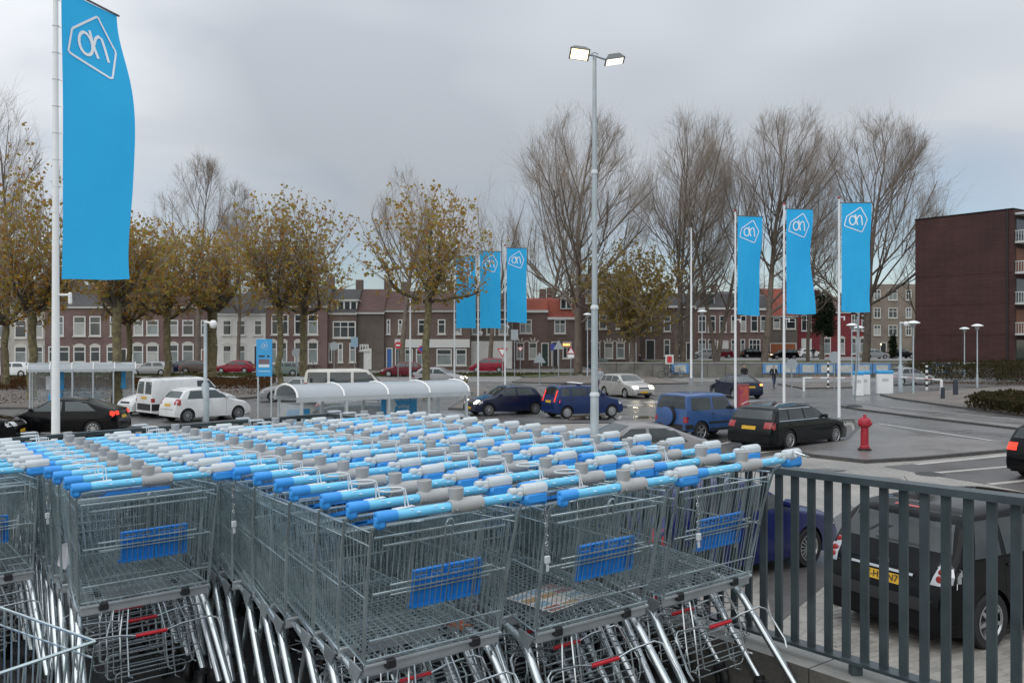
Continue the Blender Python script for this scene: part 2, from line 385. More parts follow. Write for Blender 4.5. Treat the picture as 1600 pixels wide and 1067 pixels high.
    # scanner cup clamp in the middle
    b = MB(); b.lathe([(.016, -.058), (.0215, -.056), (.0228, -.02), (.0228, .03), (.0215, .056), (.016, .058)], 14, 'x', (0, 0, HZT)); CM['clamp'] = b.mesh('cup_clamp', GREYP, 40)
    b = MB(); b.lathe([(.018, .0), (.0225, .016), (.0245, .044), (.021, .046), (.018, .026), (0, .024)], 14, 'z', (-.03, .006, HZT + .01)); CM['cup'] = b.mesh('scanner_cup', GREYP, 40)
    for k, x in enumerate((-.045, .045)):
        b = MB(); b.lathe([(0, -.031), (.004, -.030), (.004, -.026)], 8, 'y', (x, .004, HZT - .008)); CM['screw%d' % k] = b.mesh('screw', TUBEM)
    # wire ring
    b = MB(); cx, cy, z = -.215, .075, HZT + .062
    b.tube([(cx + .04 * math.cos(i * PI / 10), cy + .04 * math.sin(i * PI / 10), z) for i in range(20)], .0028, 5, closed=True)
    for dx in (.031, .043): b.tube([(cx + dx, cy - (.024 if dx < .04 else .008), z), (cx + dx, cy - .03, HZT + .01), (cx + dx - .012, cy - .034, HZT + .006)], .0022, 4)
    CM['ring'] = b.mesh('ring_holder', RINGM, 40)
    b = MB()
    for k in (0, .014): b.tube([(-.155, .04 + k, HZT + .01), (-.225, .035 + k, HZT + .008), (-.24, .03 + k, HZT - .006), (-.262, .036 + k, HZT - .008)], .0032, 5)
    CM['ringarm'] = b.mesh('ring_bracket', TUBEM, 40)
    # chassis
    for s in (-1, 1):
        b = MB(); pts = [(s * .272, .005, .105), (s * .252, .25, .42), (s * .246, .285, .462), (s * .24, .34, .49), (s * .19, .84, .565)]
        b.tube(pts, [.0155, .0155, .0155, .0145, .013], 10); CM['leg' + str(s)] = b.mesh('leg', TUBEM, 50)
        b = MB(); b.tube([(s * .21, .56, .53), (s * .20, .62, .42), (s * .19, .76, .16)], .0125, 8); CM['fleg' + str(s)] = b.mesh('leg', TUBEM, 50)
        b = MB(); b.add([(s * .262, .225, .518), (s * .262, .31, .53), (s * .262, .315, .488), (s * .262, .262, .468), (s * .256, .225, .518), (s * .256, .31, .53), (s * .256, .315, .488), (s * .256, .262, .468)], [(0, 1, 2, 3), (7, 6, 5, 4), (0, 4, 5, 1), (1, 5, 6, 2), (2, 6, 7, 3), (3, 7, 4, 0)]); CM['plate' + str(s)] = b.mesh('leg_plate', GALV)
    b = MB(); M = Matrix.Translation((0, RB[1] + .012, RB[2] - .018)); b.box(-.25, .25, -.003, .003, -.018, .014, M=M); b.box(-.25, .25, -.003, .02, -.021, -.017, M=M); b.tube([(-.252, RB[1] - .002, RB[2] - .004), (.252, RB[1] - .002, RB[2] - .004)], .006, 6); CM['trough'] = b.mesh('cross_rail', mat('bright_zinc', (.56, .60, .62), .35, .6, var=.12, vscale=9))
    for k, x in enumerate((-.165, .15)):
        b = MB(); b.bbox((x, RB[1] + .001, RB[2] - .012), .036, .022, .03, .004); CM['clip%d' % k] = b.mesh('rail_clip', BLACKP)
    # folding bottom rack
    b = MB(); w = .004
    b.tube([(-.268, .06, .27), (-.278, .075, .30), (-.262, .15, .405), (-.235, .165, .415), (-.12, .165, .408), (-.06, .163, .395)], w, 6)
    b.tube([(.268, .06, .27), (.278, .075, .30), (.262, .15, .405), (.235, .165, .415), (.12, .165, .408), (.06, .163, .395)], w, 6)
    CM['rackbar'] = b.mesh('rack_bar', TUBEM, 50)
    b = MB(); b.tube([(-.06, .163, .395), (.06, .163, .395)], .0075, 8); CM['red'] = b.mesh('rack_grip', REDP, 50)
    b = MB()
    def loop(x0, x1, y, z0, z1, r=.02):
        b.tube([(x0 + r, y, z0), (x1 - r, y, z0), (x1 - r * .3, y, z0 + r * .3), (x1, y, z0 + r), (x1, y, z1 - r), (x1 - r * .3, y, z1 - r * .3), (x1 - r, y, z1), (x0 + r, y, z1), (x0 + r * .3, y, z1 - r * .3), (x0, y, z1 - r), (x0, y, z0 + r), (x0 + r * .3, y, z0 + r * .3)], .0028, 5, closed=True)
    loop(-.17, .17, .19, .235, .33); loop(-.21, .2, .205, .265, .385, .03); loop(-.14, .13, .165, .215, .262, .018)
    for x, h in ((-.11, .19), (-.085, .24), (.06, .24), (.085, .2), (.15, .25), (-.16, .25)):
        b.tube([(x * .8, .24, .49), (x, .2, .40), (x * 1.02, .185, .30), (x * 1.05, .17, h), (x * 1.05 + .012, .15, h - .004)], .0032, 5)
    for z, y in ((.30, .2), (.35, .215), (.41, .23)): b.tube([(-.215, y, z), (.215, y, z)], .0026, 5)
    for x in (-.2, -.12, 0, .12, .2): b.tube([(x, .24, .42), (x * .9, .75, .34)], .0026, 4)
    for y in (.35, .5, .65): b.tube([(-.2, y, .40 - (y - .3) * .12), (.2, y, .40 - (y - .3) * .12)], .0026, 4)
    CM['rack'] = b.mesh('bottom_rack', TUBEM, 50)
    b = MB(); b.lathe([(.012, -.014), (.045, -.015), (.052, -.008), (.052, .008), (.045, .015), (.012, .014)], 14, 'x', (0, -.018, .052)); CM['wheel'] = b.mesh('wheel', DARKM, 40)
    b = MB()
    for s in (-1, 1): b.add([(s * .02, -.03, .045), (s * .02, .008, .04), (s * .02, .022, .085), (s * .02, -.028, .085), (s * .024, -.03, .045), (s * .024, .008, .04), (s * .024, .022, .085), (s * .024, -.028, .085)], [(0, 1, 2, 3), (7, 6, 5, 4), (0, 4, 5, 1), (1, 5, 6, 2), (2, 6, 7, 3), (3, 7, 4, 0)])
    b.lathe([(0, .083), (.026, .084), (.026, .098), (.02, .102), (.02, .115), (.0, .118)], 12); CM['fork'] = b.mesh('caster_fork', BLACKP)
    b = MB(); b.lathe([(0, -.019), (.02, -.018), (.014, -.0155)], 8, 'x', (0, -.018, .052)); CM['hub'] = b.mesh('wheel_hub', GALV)
cart_meshes()
rnd2 = random.Random(11)
GATE_UP = Matrix.Translation((0, RT[1], RT[2] - .03)) @ Matrix.Rotation(R(66), 4, 'X') @ Matrix.Translation((0, -RT[1], -RT[2] + .01))
def make_cart(label, group, M, chain=True, loop=False, full=True, ring=True, nested=False):
    t = thing('shopping_cart', label, 'shopping cart', group=group); t.matrix_world = M
    P = lambda n, k, par=None: obj(n, CM[k], par or t)
    P('basket_side', 'side-1'); P('basket_side', 'side1'); P('basket_floor', 'floor'); P('basket_front', 'front'); g = P('rear_gate', 'gate')
    P('seat_flap', 'flap', g)
    if nested: g.matrix_local = GATE_UP
    h = P('handle', 'handle'); P('end_cap', 'cap', h); tag(P('grip_print', 'print', h), kind='stuff')
    P('handle_bracket', 'br-1'); P('handle_bracket', 'br1')
    l = P('coin_lock', 'lock'); P('lock_housing', 'locktop', l); P('key_slot', 'key', l)
    if chain: P('lock_chain', 'chain', l); P('chain_key', 'plug', l)
    if loop: P('lock_chain', 'loop', l)
    c = P('cup_clamp', 'clamp'); P('scanner_cup', 'cup', c); P('screw', 'screw0', c); P('screw', 'screw1', c)
    if ring: r_ = P('ring_holder', 'ring'); P('ring_bracket', 'ringarm', r_)
    for s in ('-1', '1'): q = P('leg', 'leg' + s); P('leg_plate', 'plate' + s, q); P('leg', 'fleg' + s)
    x = P('cross_rail', 'trough'); P('rail_clip', 'clip0', x); P('rail_clip', 'clip1', x)
    if full:
        k = P('bottom_rack', 'rack'); P('rack_bar', 'rackbar', k); P('rack_grip', 'red', k)
    for (x, y) in ((-.272, .0), (.272, .0), (-.19, .77), (.19, .77)):
        f = P('caster_fork', 'fork'); f.location = (x, y, 0); f.rotation_euler = (0, 0, rnd2.uniform(-.6, .6)); w = P('wheel', 'wheel', f); P('wheel_hub', 'hub', w)
    return t
ROWS = [('leftmost cart row by the flag pole', (.642, 4.40), 7), ('cart row second from the left', (1.219, 3.618), 10), ('middle cart row', (1.803, 2.294), 16),
        ('cart row second from the right railing', (2.385, 2.203), 16), ('cart row against the right railing', (3.0, 2.212), 16)]
PITCH = .2134
for ri, (rn, (ur, vr), n) in enumerate(ROWS):
    for i in range(n):
        yaw = rnd2.uniform(-.014, .014); du = rnd2.uniform(-.009, .009) + (-.01 if i % 5 == 3 else 0)
        M = deck_matrix(ur - .305 + du, vr + i * PITCH + rnd2.uniform(-.008, .008), yaw)
        lab = ('front shopping cart of the %s' % rn) if i == 0 else ('last shopping cart, at the far end of the %s' % rn) if i == n - 1 else ('shopping cart %s from the front in the %s' % (ORD[i + 1], rn))
        make_cart(lab, 'nested shopping carts on the deck', M, chain=(i == 0 and ri < 4) or (i > 0 and False), loop=(i == 0 and ri == 4), full=i < 3, ring=not (ri == 4 and i == 0), nested=i > 0)
# a loose cart nosing into the lower left corner
make_cart('loose shopping cart in the lower left corner with only its front end showing', None, deck_matrix(-.184, 2.72, R(-156)), chain=False, full=True)
# things lying in and on the carts
b = MB(); rl = random.Random(3)
for k in range(5):
    q = k * 1.25; b.add([(0, 0, .002), (math.cos(q - .4) * .03, math.sin(q - .4) * .03, .012), (math.cos(q) * .055, math.sin(q) * .055, .006 + .01 * (k % 2)), (math.cos(q + .4) * .03, math.sin(q + .4) * .03, .012)], [(0, 1, 2, 3)])
lf = tag(b.build('fallen_leaf', mat('dry_leaf', (.22, .07, .025), .8)), 'curled rust brown leaf lying in the front cart of the middle row', 'leaf')
lf.location = D(1.803 - .19, 2.294 + .31, .552)
def leaflet(label, u, v, h, cols, sz, rz):
    t = thing('advertising_leaflet', label, 'leaflet', D(u, v, h)); t.rotation_euler = (R(4), R(2), TH + rz)
    b = MB(); b.box(-sz[0] / 2, sz[0] / 2, -sz[1] / 2, sz[1] / 2, 0, .0015); b.build('paper', mat('glossy_paper', (.62, .60, .56), .4), t)
    rr = random.Random(len(label)); n = 0
    for j in range(4):
        for i in range(3):
            c = cols[rr.randrange(len(cols))]; x = -sz[0] / 2 + sz[0] * (i + .1) / 3; y = -sz[1] / 2 + sz[1] * (j + .12) / 4
            b = MB(); b.box(x, x + sz[0] * .27, y, y + sz[1] * rr.uniform(.12, .2), .0022, .003); b.build('printed_block', mat('print_%s' % c, lin(c), .45), t)
leaflet('colourful flyer lying in the front cart of the row second from the right', 2.06, 2.66, .558, ['a06058', 'b09068', '8fa6b8', 'b07a6a', 'c8beb4'], (.30, .21), .3)
b = MB(); b.add([(-.02, 0, .09), (.012, .004, .10), (.03, .0, .03), (.006, -.006, -.02), (-.026, .003, .0)], [(0, 1, 2, 3, 4)]); b.add([(-.02, .002, .09), (.012, .006, .10), (.03, .002, .03), (.006, -.004, -.02), (-.026, .005, .0)], [(4, 3, 2, 1, 0)])
rc = tag(b.build('paper_receipt', mat('receipt_paper', (.7, .68, .74), .7)), 'crumpled white receipt stuck on the side of the leftmost cart row', 'receipt'); rc.location = D(.66, 4.35, .60); rc.rotation_euler = (0, .1, TH)
# ================================================================== cars
GLASS = mat('car_glass', (.024, .033, .035), .05, spec=.75, var=.55, vscale=1.6)
GLASSL = mat('car_glass_pale', (.07, .09, .095), .1, spec=.45)
TYRE = mat('tyre', (.014, .014, .015), .75, var=.3, vscale=12)
UNDER = mat('underbody', (.008, .008, .009), .9)
RIMM = mat('alloy_rim', (.42, .43, .44), .3, .7, var=.1, vscale=10)
TRIM = mat('black_trim', (.018, .018, .02), .5)
CHRM = mat('car_chrome', (.6, .62, .63), .15, .95)
PLATE = mat('yellow_plate', (.62, .36, .02), .45)
REDL = mat('tail_lens', (.30, .012, .015), .2, coat=.5)
REDLIT = mat('tail_lens_lit', (.5, .02, .01), .3, emit=(1, .05, .02), estr=1.1)
ORGLIT = mat('brake_lamp_lit', (.5, .05, .01), .3, emit=(1, .22, .05), estr=6)
CLRL = mat('clear_lens', (.55, .57, .58), .12, coat=.6)
LENSG = mat('smoked_clear_lens', (.40, .41, .43), .12, .55, coat=.4)
HEADLIT = mat('headlamp_lit', (.9, .85, .7), .3, emit=(1, .86, .58), estr=18)
HEADWARM = mat('headlamp_lit_warm', (.9, .7, .4), .3, emit=(1, .68, .32), estr=5)
SEAM = mat('panel_gap', (.006, .006, .007), .8)
def paint(name, c, rough=.2, metal=.0, dirt=.12): return mat('paint_' + name, c, rough, metal, var=dirt, vscale=1.6, coat=.2, rvar=.05, spec=.35)
PROF = {
 'hatch': [(0, .36), (.008, .5), (.02, .64), (.05, .68), (.13, .92), (.2, .98), (.40, 1.0), (.53, .97), (.70, .70), (.75, .65), (.92, .56), (.98, .47), (1, .36)],
 'boxy': [(0, .36), (.01, .6), (.03, .66), (.065, .94), (.1, .98), (.4, 1), (.60, .965), (.74, .70), (.78, .64), (.94, .56), (.985, .45), (1, .36)],
 'estate': [(0, .36), (.008, .56), (.03, .64), (.09, .92), (.15, .97), (.4, 1), (.54, .97), (.69, .71), (.735, .66), (.92, .575), (.98, .48), (1, .36)],
 'sedan': [(0, .36), (.01, .62), (.04, .70), (.16, .715), (.29, .955), (.42, 1), (.53, .975), (.69, .70), (.73, .655), (.92, .56), (.98, .46), (1, .36)],
 'offroad': [(0, .36), (.01, .6), (.035, .96), (.06, .985), (.3, 1), (.56, .98), (.66, .68), (.69, .655), (.93, .60), (.98, .5), (1, .4)],
 'mpv': [(0, .32), (.008, .5), (.03, .60), (.05, .64), (.11, .91), (.16, .97), (.4, 1), (.6, .955), (.80, .64), (.84, .58), (.94, .48), (.985, .4), (1, .30)],
 'van': [(0, .3), (.004, .6), (.015, .955), (.03, .985), (.55, 1), (.64, .96), (.76, .66), (.8, .60), (.95, .5), (.985, .4), (1, .3)],
 'minibus': [(0, .3), (.004, .55), (.03, .95), (.05, .985), (.6, 1), (.72, .96), (.86, .62), (.89, .56), (.97, .46), (1, .3)],
 'fastback': [(0, .34), (.01, .60), (.02, .70), (.10, .76), (.28, .94), (.42, 1), (.52, .985), (.73, .68), (.78, .62), (.93, .52), (.98, .44), (1, .33)],
}
WINS = {  # rear bottom, front bottom, rear top, front top (fractions of length)
 'hatch': [(.15, .39, .20, .40), (.42, .67, .425, .55)], 'boxy': [(.085, .21, .10, .21), (.235, .45, .235, .45), (.475, .70, .475, .60)],
 'estate': [(.095, .205, .13, .215), (.225, .395, .23, .395), (.415, .655, .415, .545)], 'sedan': [(.23, .41, .31, .41), (.43, .66, .43, .545)],
 'offroad': [(.075, .34, .085, .34), (.37, .63, .37, .56)], 'mpv': [(.12, .23, .155, .235), (.25, .46, .25, .46), (.48, .73, .48, .61)],
 'van': [(.50, .715, .50, .64)], 'minibus': [(.05, .27, .06, .27), (.30, .53, .30, .53), (.56, .81, .56, .73)], 'fastback': [(.17, .41, .27, .42), (.44, .69, .44, .555)],
}
def rim_mesh(r, style):
    b = MB(); ri = r * .66
    b.lathe([(ri * .97, -.004), (ri * 1.02, .012), (ri * .95, .014), (ri * .9, -.006)], 24, 'y')
    if style == 'cap':
        b.lathe([(0, .012), (ri * .5, .01), (ri * .93, .0)], 24, 'y')
        for k in range(9):
            q = 2 * PI * k / 9; M = Matrix.Rotation(q, 4, 'Y'); b.box(ri * .55, ri * .85, -.0, .009, -ri * .05, ri * .05, 1, M)
    else:
        n, w = {'five': (5, .19), 'seven': (7, .12), 'multi': (10, .075), 'fan': (16, .05)}[style]
        b.lathe([(0, -.03), (ri * .93, -.03)], 20, 'y', mi=1)
        for k in range(n):
            q = 2 * PI * k / n + .2; M = Matrix.Rotation(q, 4, 'Y')
            b.add([tuple(M @ Vector(p)) for p in ((ri * .12, .012, -ri * w), (ri * .95, .002, -ri * w * .75), (ri * .95, .002, ri * w * .75), (ri * .12, .012, ri * w), (ri * .12, -.03, -ri * w), (ri * .95, -.03, -ri * w * .75), (ri * .95, -.03, ri * w * .75), (ri * .12, -.03, ri * w))], [(0, 3, 2, 1), (0, 1, 5, 4), (3, 7, 6, 2)])
        b.lathe([(0, .016), (ri * .2, .014), (ri * .22, -.01)], 14, 'y')
    return b.mesh('rim', [RIMM, TRIM], 35)
RIMS = {}
def make_car(label, kind, L, Wd, H, pm, anchor, pos, head, wheels, rim='seven', lod=1, name='parked_car', cat='car', group=None, glass=None, head_on=None, tail='REDL', plate=True, plate_txt=None, tumble=.2, belt=.655, wtop=.905, win=None, dark_bumper=False, ends=None, handles=True, tailbox=None, headbox=None, cladding=False, nseam=None):
    glass = glass or GLASS; wb, ov, wr_ = wheels              # wheelbase, rear overhang, wheel radius
    prof = [(x * L, z * H) for x, z in PROF[kind]]
    sill = .20 if kind != 'offroad' else .34
    xs_ = np.linspace(0, L, 400); zt = np.interp(xs_, [p[0] for p in prof], [p[1] for p in prof])
    ker = np.exp(-np.linspace(-2, 2, 17) ** 2); ker /= ker.sum(); zp = np.pad(zt, 8, mode='edge'); zt = np.convolve(zp, ker, 'valid')
    top = lambda x: float(np.interp(x, xs_, zt))
    a0, a1 = ends or (.10, .17)
    def wid(x):
        w = 1.0; d = .5
        if x < d: w -= a0 * (1 - x / d) ** 2.5
        d2 = .95
        if L - x < d2: w -= a1 * (1 - (L - x) / d2) ** 2.2
        return Wd / 2 * w
    zb = belt * H
    def side(x, z):
        w = wid(x)
        if z < .28 * H: g = .955 + .045 * max(0, (z - .1 * H)) / (.18 * H)
        elif z < zb: g = 1 - .035 * ((z - .28 * H) / (zb - .28 * H)) ** 2
        else: g = .965 - tumble * ((z - zb) / (H - zb)) ** 1.15
        return w * g
    xr, xf = ov, ov + wb; ra = wr_ + .045
    def low(x):
        z = sill + (.06 * max(0, 1 - x / .3) + .04 * max(0, 1 - (L - x) / .4))
        for xw in (xr, xf):
            d = abs(x - xw)
            if d < ra: z = max(z, wr_ + math.sqrt(max(0, ra * ra - d * d)))
        return z
    ns = 46 if lod else 26
    st = list(np.linspace(0, L, ns)) + [.006 * L, .015 * L, .03 * L, L * .994, L * .98]
    for xw in (xr, xf):
        for q in np.linspace(0, PI, 15 if lod else 9): st.append(xw + ra * .9995 * math.cos(q))
        st += [xw - ra * 1.001, xw + ra * 1.001]
    st = sorted(set(round(x, 5) for x in st)); ns_, nr = (13 if lod else 8), (7 if lod else 5)
    b = MB(); rings = []
    for x in st:
        zl, zh = low(x), max(top(x), low(x) + .05); r_ = min(.10, (zh - zl) * .4); half = []
        for i in range(ns_): z = zl + (zh - r_ - zl) * i / (ns_ - 1); half.append((side(x, z), z))
        ye = side(x, zh - r_)
        for i in range(1, nr + 1):
            q = math.sin(PI / 2 * i / nr); y = ye * max(0, 1 - q * q) ** (1 / 4.2); half.append((y, zh - r_ + r_ * q))
        rings.append([(x - L / 2, y, z) for y, z in half] + [(x - L / 2, -y, z) for y, z in half[-2::-1]])
    n = len(rings[0]); vs = [p for r_ in rings for p in r_]; fs = []
    for i in range(len(rings) - 1):
        for j in range(n - 1): fs.append((i * n + j, i * n + j + 1, (i + 1) * n + j + 1, (i + 1) * n + j))
    fs.append(tuple(range(n))[::-1]); fs.append(tuple(range((len(rings) - 1) * n, len(rings) * n)))
    b.add(vs, fs)
    bv = BVHTree.FromPolygons([Vector(p) for p in vs], fs)
    t = thing(name, label, cat, group=group); t.rotation_euler = (0, 0, head)
    ax = {'R': xr, 'F': xf, 'C': L / 2}[anchor[0]] - L / 2; ay = {'L': Wd / 2 - .1, 'R': -Wd / 2 + .1, 'C': 0}[anchor[1]]
    off = Matrix.Rotation(head, 3, 'Z') @ Vector((ax, ay, 0)); t.location = (pos[0] - off.x, pos[1] - off.y, pos[2] if len(pos) > 2 else 0)
    b.build('body', pm, t, 32)
    def cast(o, d, eps):
        h = bv.ray_cast(Vector(o), Vector(d))
        if h[0] is None: h = bv.find_nearest(Vector(o) + Vector(d) * 1.2)
        nn = h[1] if h[1].dot(Vector(d)) < 0 else -h[1]
        return h[0] + nn * eps
    def patch(name, face, c, m, eps=.004, nu=6, nv=4, par=None, s=1):
        """face 'side' c:(x,z) corners, s=+-1; 'rear'/'front' c:(y,z) corners: bl, br, tr, tl"""
        q = MB(); P = []
        for j in range(nv + 1):
            for i in range(nu + 1):
                a, e = i / nu, j / nv
                p = [(c[0][k] * (1 - a) + c[1][k] * a) * (1 - e) + (c[3][k] * (1 - a) + c[2][k] * a) * e for k in (0, 1)]
                if face == 'side': P.append(cast((p[0] - L / 2, s * 3, p[1]), (0, -s, 0), eps))
                elif face == 'rear': P.append(cast((-L, p[0], p[1]), (1, 0, 0), eps))
                else: P.append(cast((L, p[0], p[1]), (-1, 0, 0), eps))
        F = [(j * (nu + 1) + i, j * (nu + 1) + i + 1, (j + 1) * (nu + 1) + i + 1, (j + 1) * (nu + 1) + i) for j in range(nv) for i in range(nu)]
        q.add(P, F); return q.build(name, m, par or t, 40)
    hw = Wd / 2
    for s in (-1, 1):
        for (b0, b1, t0, t1) in (win or WINS[kind]):
            z0, z1 = zb + .025, wtop * H
            patch('side_window', 'side', [(b0 * L, z0), (b1 * L, z0), (t1 * L, z1), (t0 * L, z1)], glass, s=s)
        if lod:
            seams = nseam if nseam is not None else [w_[1] + .012 for w_ in (win or WINS[kind])][:-1] + [(win or WINS[kind])[-1][1] - .02]
            for x in seams: patch('door_gap', 'side', [(x * L - .004, .30), (x * L + .004, .30), (x * L + .004, zb), (x * L - .004, zb)], SEAM, .0025, 1, 8, s=s)
            if handles:
                for x in seams[:-1]:
                    p = cast((x * L + .10 - L / 2, s * 3, zb - .09), (0, -s, 0), .012); q = MB(); q.bbox(p, .15, .025, .03, .008); q.build('door_handle', pm, t)
            patch('sill_strip', 'side', [(xr + ra + .03, sill + .02), (xf - ra - .03, sill + .02), (xf - ra - .03, sill + .09), (xr + ra + .03, sill + .09)], TRIM if dark_bumper or cladding else pm, .006, 4, 1, s=s)
        # mirrors
        xm = (win or WINS[kind])[-1][1] * L - .10; p = cast((xm - L / 2, s * 3, zb + .05), (0, -s, 0), .07); q = MB(); q.bbox((p.x + .03, p.y + s * .02, p.z + .02), .11, .18, .12, .035); q.build('mirror', TRIM if dark_bumper else pm, t, 40)
    wz0, wz1 = (belt + .045) * H, .95 * H
    patch('windscreen', 'front', [(-hw * .80, wz0), (hw * .80, wz0), (hw * .66, wz1), (-hw * .66, wz1)], glass, nu=10, nv=5)
    if kind == 'van':
        for s in (-1, 1): patch('rear_window', 'rear', [(s * .08, .60 * H), (s * hw * .80, .60 * H), (s * hw * .74, .90 * H), (s * .08, .90 * H)], glass, nu=3)
    else:
        patch('rear_window', 'rear', [(-hw * .84, (belt + .05) * H), (hw * .84, (belt + .05) * H), (hw * .70, .935 * H), (-hw * .70, .935 * H)], glass, nu=8)
    # lamps
    tm = {'DARK': TRIM, 'REDL': REDL, 'LIT': REDLIT, 'BRAKE': ORGLIT}[tail]
    ty0, ty1, tz0, tz1, tx = tailbox or (.64, .97, .47, .62, .05)
    hy0, hy1, hz0, hz1, hx = headbox or (.50, .94, .40, .50, .08)
    for s in (-1, 1):
        l = patch('taillight', 'rear', [(s * hw * ty0, tz0 * H), (s * hw * ty1 * .93, tz0 * H), (s * hw * ty1 * .93, tz1 * H), (s * hw * ty0, tz1 * H)], tm, .008, 3, 3)
        patch('lens_side', 'side', [(.012, tz0 * H), (tx * L, tz0 * H), (tx * L, tz1 * H), (.02, tz1 * H)], tm, .007, 3, 3, par=l, s=s)
        hm = head_on or CLRL
        l = patch('headlight', 'front', [(s * hw * hy0, hz0 * H), (s * hw * hy1 * .9, hz0 * H), (s * hw * hy1 * .88, hz1 * H), (s * hw * hy0, hz1 * H)], hm, .008, 4, 3)
        patch('lens_side', 'side', [(L - hx * L, (hz0 + .02) * H), (L - .02, hz0 * H), (L - .04, hz1 * H), (L - hx * L, hz1 * H)], CLRL, .007, 3, 3, par=l, s=s)
    if plate:
        for face, z in (('rear', tailbox[2] * H - .06 if tailbox and kind == 'mpv' else .50 * H), ('front', .27 * H)):
            o = patch('number_plate', face, [(-.26, z - .055), (.26, z - .055), (.26, z + .055), (-.26, z + .055)], PLATE, .012, 4, 1)
            if plate_txt and face == 'rear':
                p = cast((-L, 0, z), (1, 0, 0), .018); me = text_mesh(plate_txt, .115, .001); me.materials.append(TRIM)
                tx_ = obj('plate_lettering', me, o); tx_.matrix_local = Matrix.Translation(p) @ Matrix.Rotation(-PI / 2, 4, 'Z') @ Matrix.Rotation(R(86), 4, 'X')
    patch('grille', 'front', [(-hw * .5, .40 * H), (hw * .5, .40 * H), (hw * .48, .46 * H), (-hw * .48, .46 * H)], TRIM, .006, 6, 2)
    patch('air_intake', 'front', [(-hw * .6, .17 * H), (hw * .6, .17 * H), (hw * .6, .24 * H), (-hw * .6, .24 * H)], TRIM, .005, 6, 1)
    if dark_bumper:
        patch('rear_bumper', 'rear', [(-hw * .97, .20 * H), (hw * .97, .20 * H), (hw * .97, .36 * H), (-hw * .97, .36 * H)], TRIM, .02, 8, 2)
        for s in (-1, 1): patch('bumper_corner', 'side', [(.0, .20 * H), (xr - ra - .02, .20 * H), (xr - ra - .02, .36 * H), (.0, .36 * H)], TRIM, .015, 3, 2, s=s)
    elif lod:
        patch('bumper_gap', 'rear', [(-hw * .95, .375 * H), (hw * .95, .375 * H), (hw * .95, .385 * H), (-hw * .95, .385 * H)], SEAM, .003, 8, 1)
    u = MB(); u.box(-L / 2 + .12, L / 2 - .12, -hw * .86, hw * .86, sill - .01, wr_ * 2 + .06); u.build('underbody', UNDER, t)
    key = (round(wr_, 3), rim)
    if key not in RIMS:
        q = MB(); q.lathe([(wr_ * .62, -.09), (wr_ * .93, -.1), (wr_, -.075), (wr_, .075), (wr_ * .93, .1), (wr_ * .66, .092), (wr_ * .60, .07)], 28, 'y'); RIMS[key] = (q.mesh('tyre', TYRE, 40), rim_mesh(wr_, rim))
    for xw in (xr, xf):
        for s in (-1, 1):
            w = obj('wheel', RIMS[key][0], t, (xw - L / 2, s * (hw - .105), wr_)); r_ = obj('rim', RIMS[key][1], w, (0, s * .085, 0))
            if s < 0: r_.rotation_euler = (0, 0, PI)
    t['_L'] = L
    del t['_L']
    return t, patch, cast, (L, Wd, H, hw, zb)
HD = TH
BLK = mat('paint_black', (.005, .0052, .006), .06, coat=.05, spec=.16, rvar=.05, var=.2, vscale=1.6); NAVY = paint('navy', (.008, .012, .036)); BLU = paint('blue', (.010, .028, .105)); ROYB = paint('royal', (.009, .017, .10))
SUZ = paint('steel_blue', (.045, .10, .25)); SIL = paint('silver', (.34, .35, .36), .34, .45); SILW = paint('pale_silver', (.45, .44, .42), .34, .35); WHT = paint('white', (.68, .69, .69)); CREAM = paint('cream', (.60, .59, .54))
GRY = paint('warm_grey', (.26, .25, .25), .35, .4); RED = paint('red', (.25, .012, .03)); DRED = paint('dark_red', (.12, .01, .02)); GRN = paint('grey_green', (.16, .2, .19)); BRN = paint('brown', (.1, .075, .065)); AUD = mat('paint_anthracite', (.009, .011, .012), .07, coat=.05, spec=.2, rvar=.05, var=.2, vscale=1.6); DGRN = paint('dark_green', (.015, .03, .028))
# --- black family car behind the railing
t, patch, cast, (L, Wd, H, hw, zb) = make_car('black family car parked behind the right railing, yellow plate and clear lamps', 'mpv', 4.36, 1.77, 1.58, BLK, 'RR', G(1537, 1012), R(29), (2.75, .78, .32), rim='seven', tail='DARK', plate=False, tailbox=(.74, .92, .50, .65, .02), belt=.64, wtop=.90, ends=(.12, .2))
for s in (-1, 1):
    l = patch('taillight', 'side', [(.03, .505 * H), (.16, .505 * H), (.24, .655 * H), (.05, .65 * H)], LENSG, .011, 4, 3, s=s)
    patch('clear_band', 'rear', [(s * hw * .72, .49 * H), (s * hw * .86, .49 * H), (s * hw * .86, .655 * H), (s * hw * .77, .655 * H)], LENSG, .012, 3, 3, par=l)
    for z in (.53, .57, .63): 
        p = cast((-L, s * hw * .82, z * H), (1, 0, 0), .016); q = MB(); q.lathe([(0, -.014), (.036, -.009), (.044, .01)], 12, 'x', tuple(p)); q.build('red_lens', REDL, l, 50)
o = patch('number_plate', 'rear', [(-.26, .435 * H), (.26, .435 * H), (.26, .50 * H), (-.26, .50 * H)], PLATE, .012, 4, 1)
p = cast((-L, 0, .467 * H), (1, 0, 0), .02); me = text_mesh('37-HX-N7', .112, .001); me.materials.append(TRIM); x = obj('plate_lettering', me, o); x.matrix_local = Matrix.Translation(p) @ Matrix.Rotation(-PI / 2, 4, 'Z') @ Matrix.Rotation(R(82), 4, 'X')
patch('chrome_strip', 'rear', [(-.42, .515 * H), (.42, .515 * H), (.42, .53 * H), (-.42, .53 * H)], CHRM, .02, 6, 1)
p = cast((-L, 0, .575 * H), (1, 0, 0), .012); q = MB(); M0 = Matrix.Translation(p)
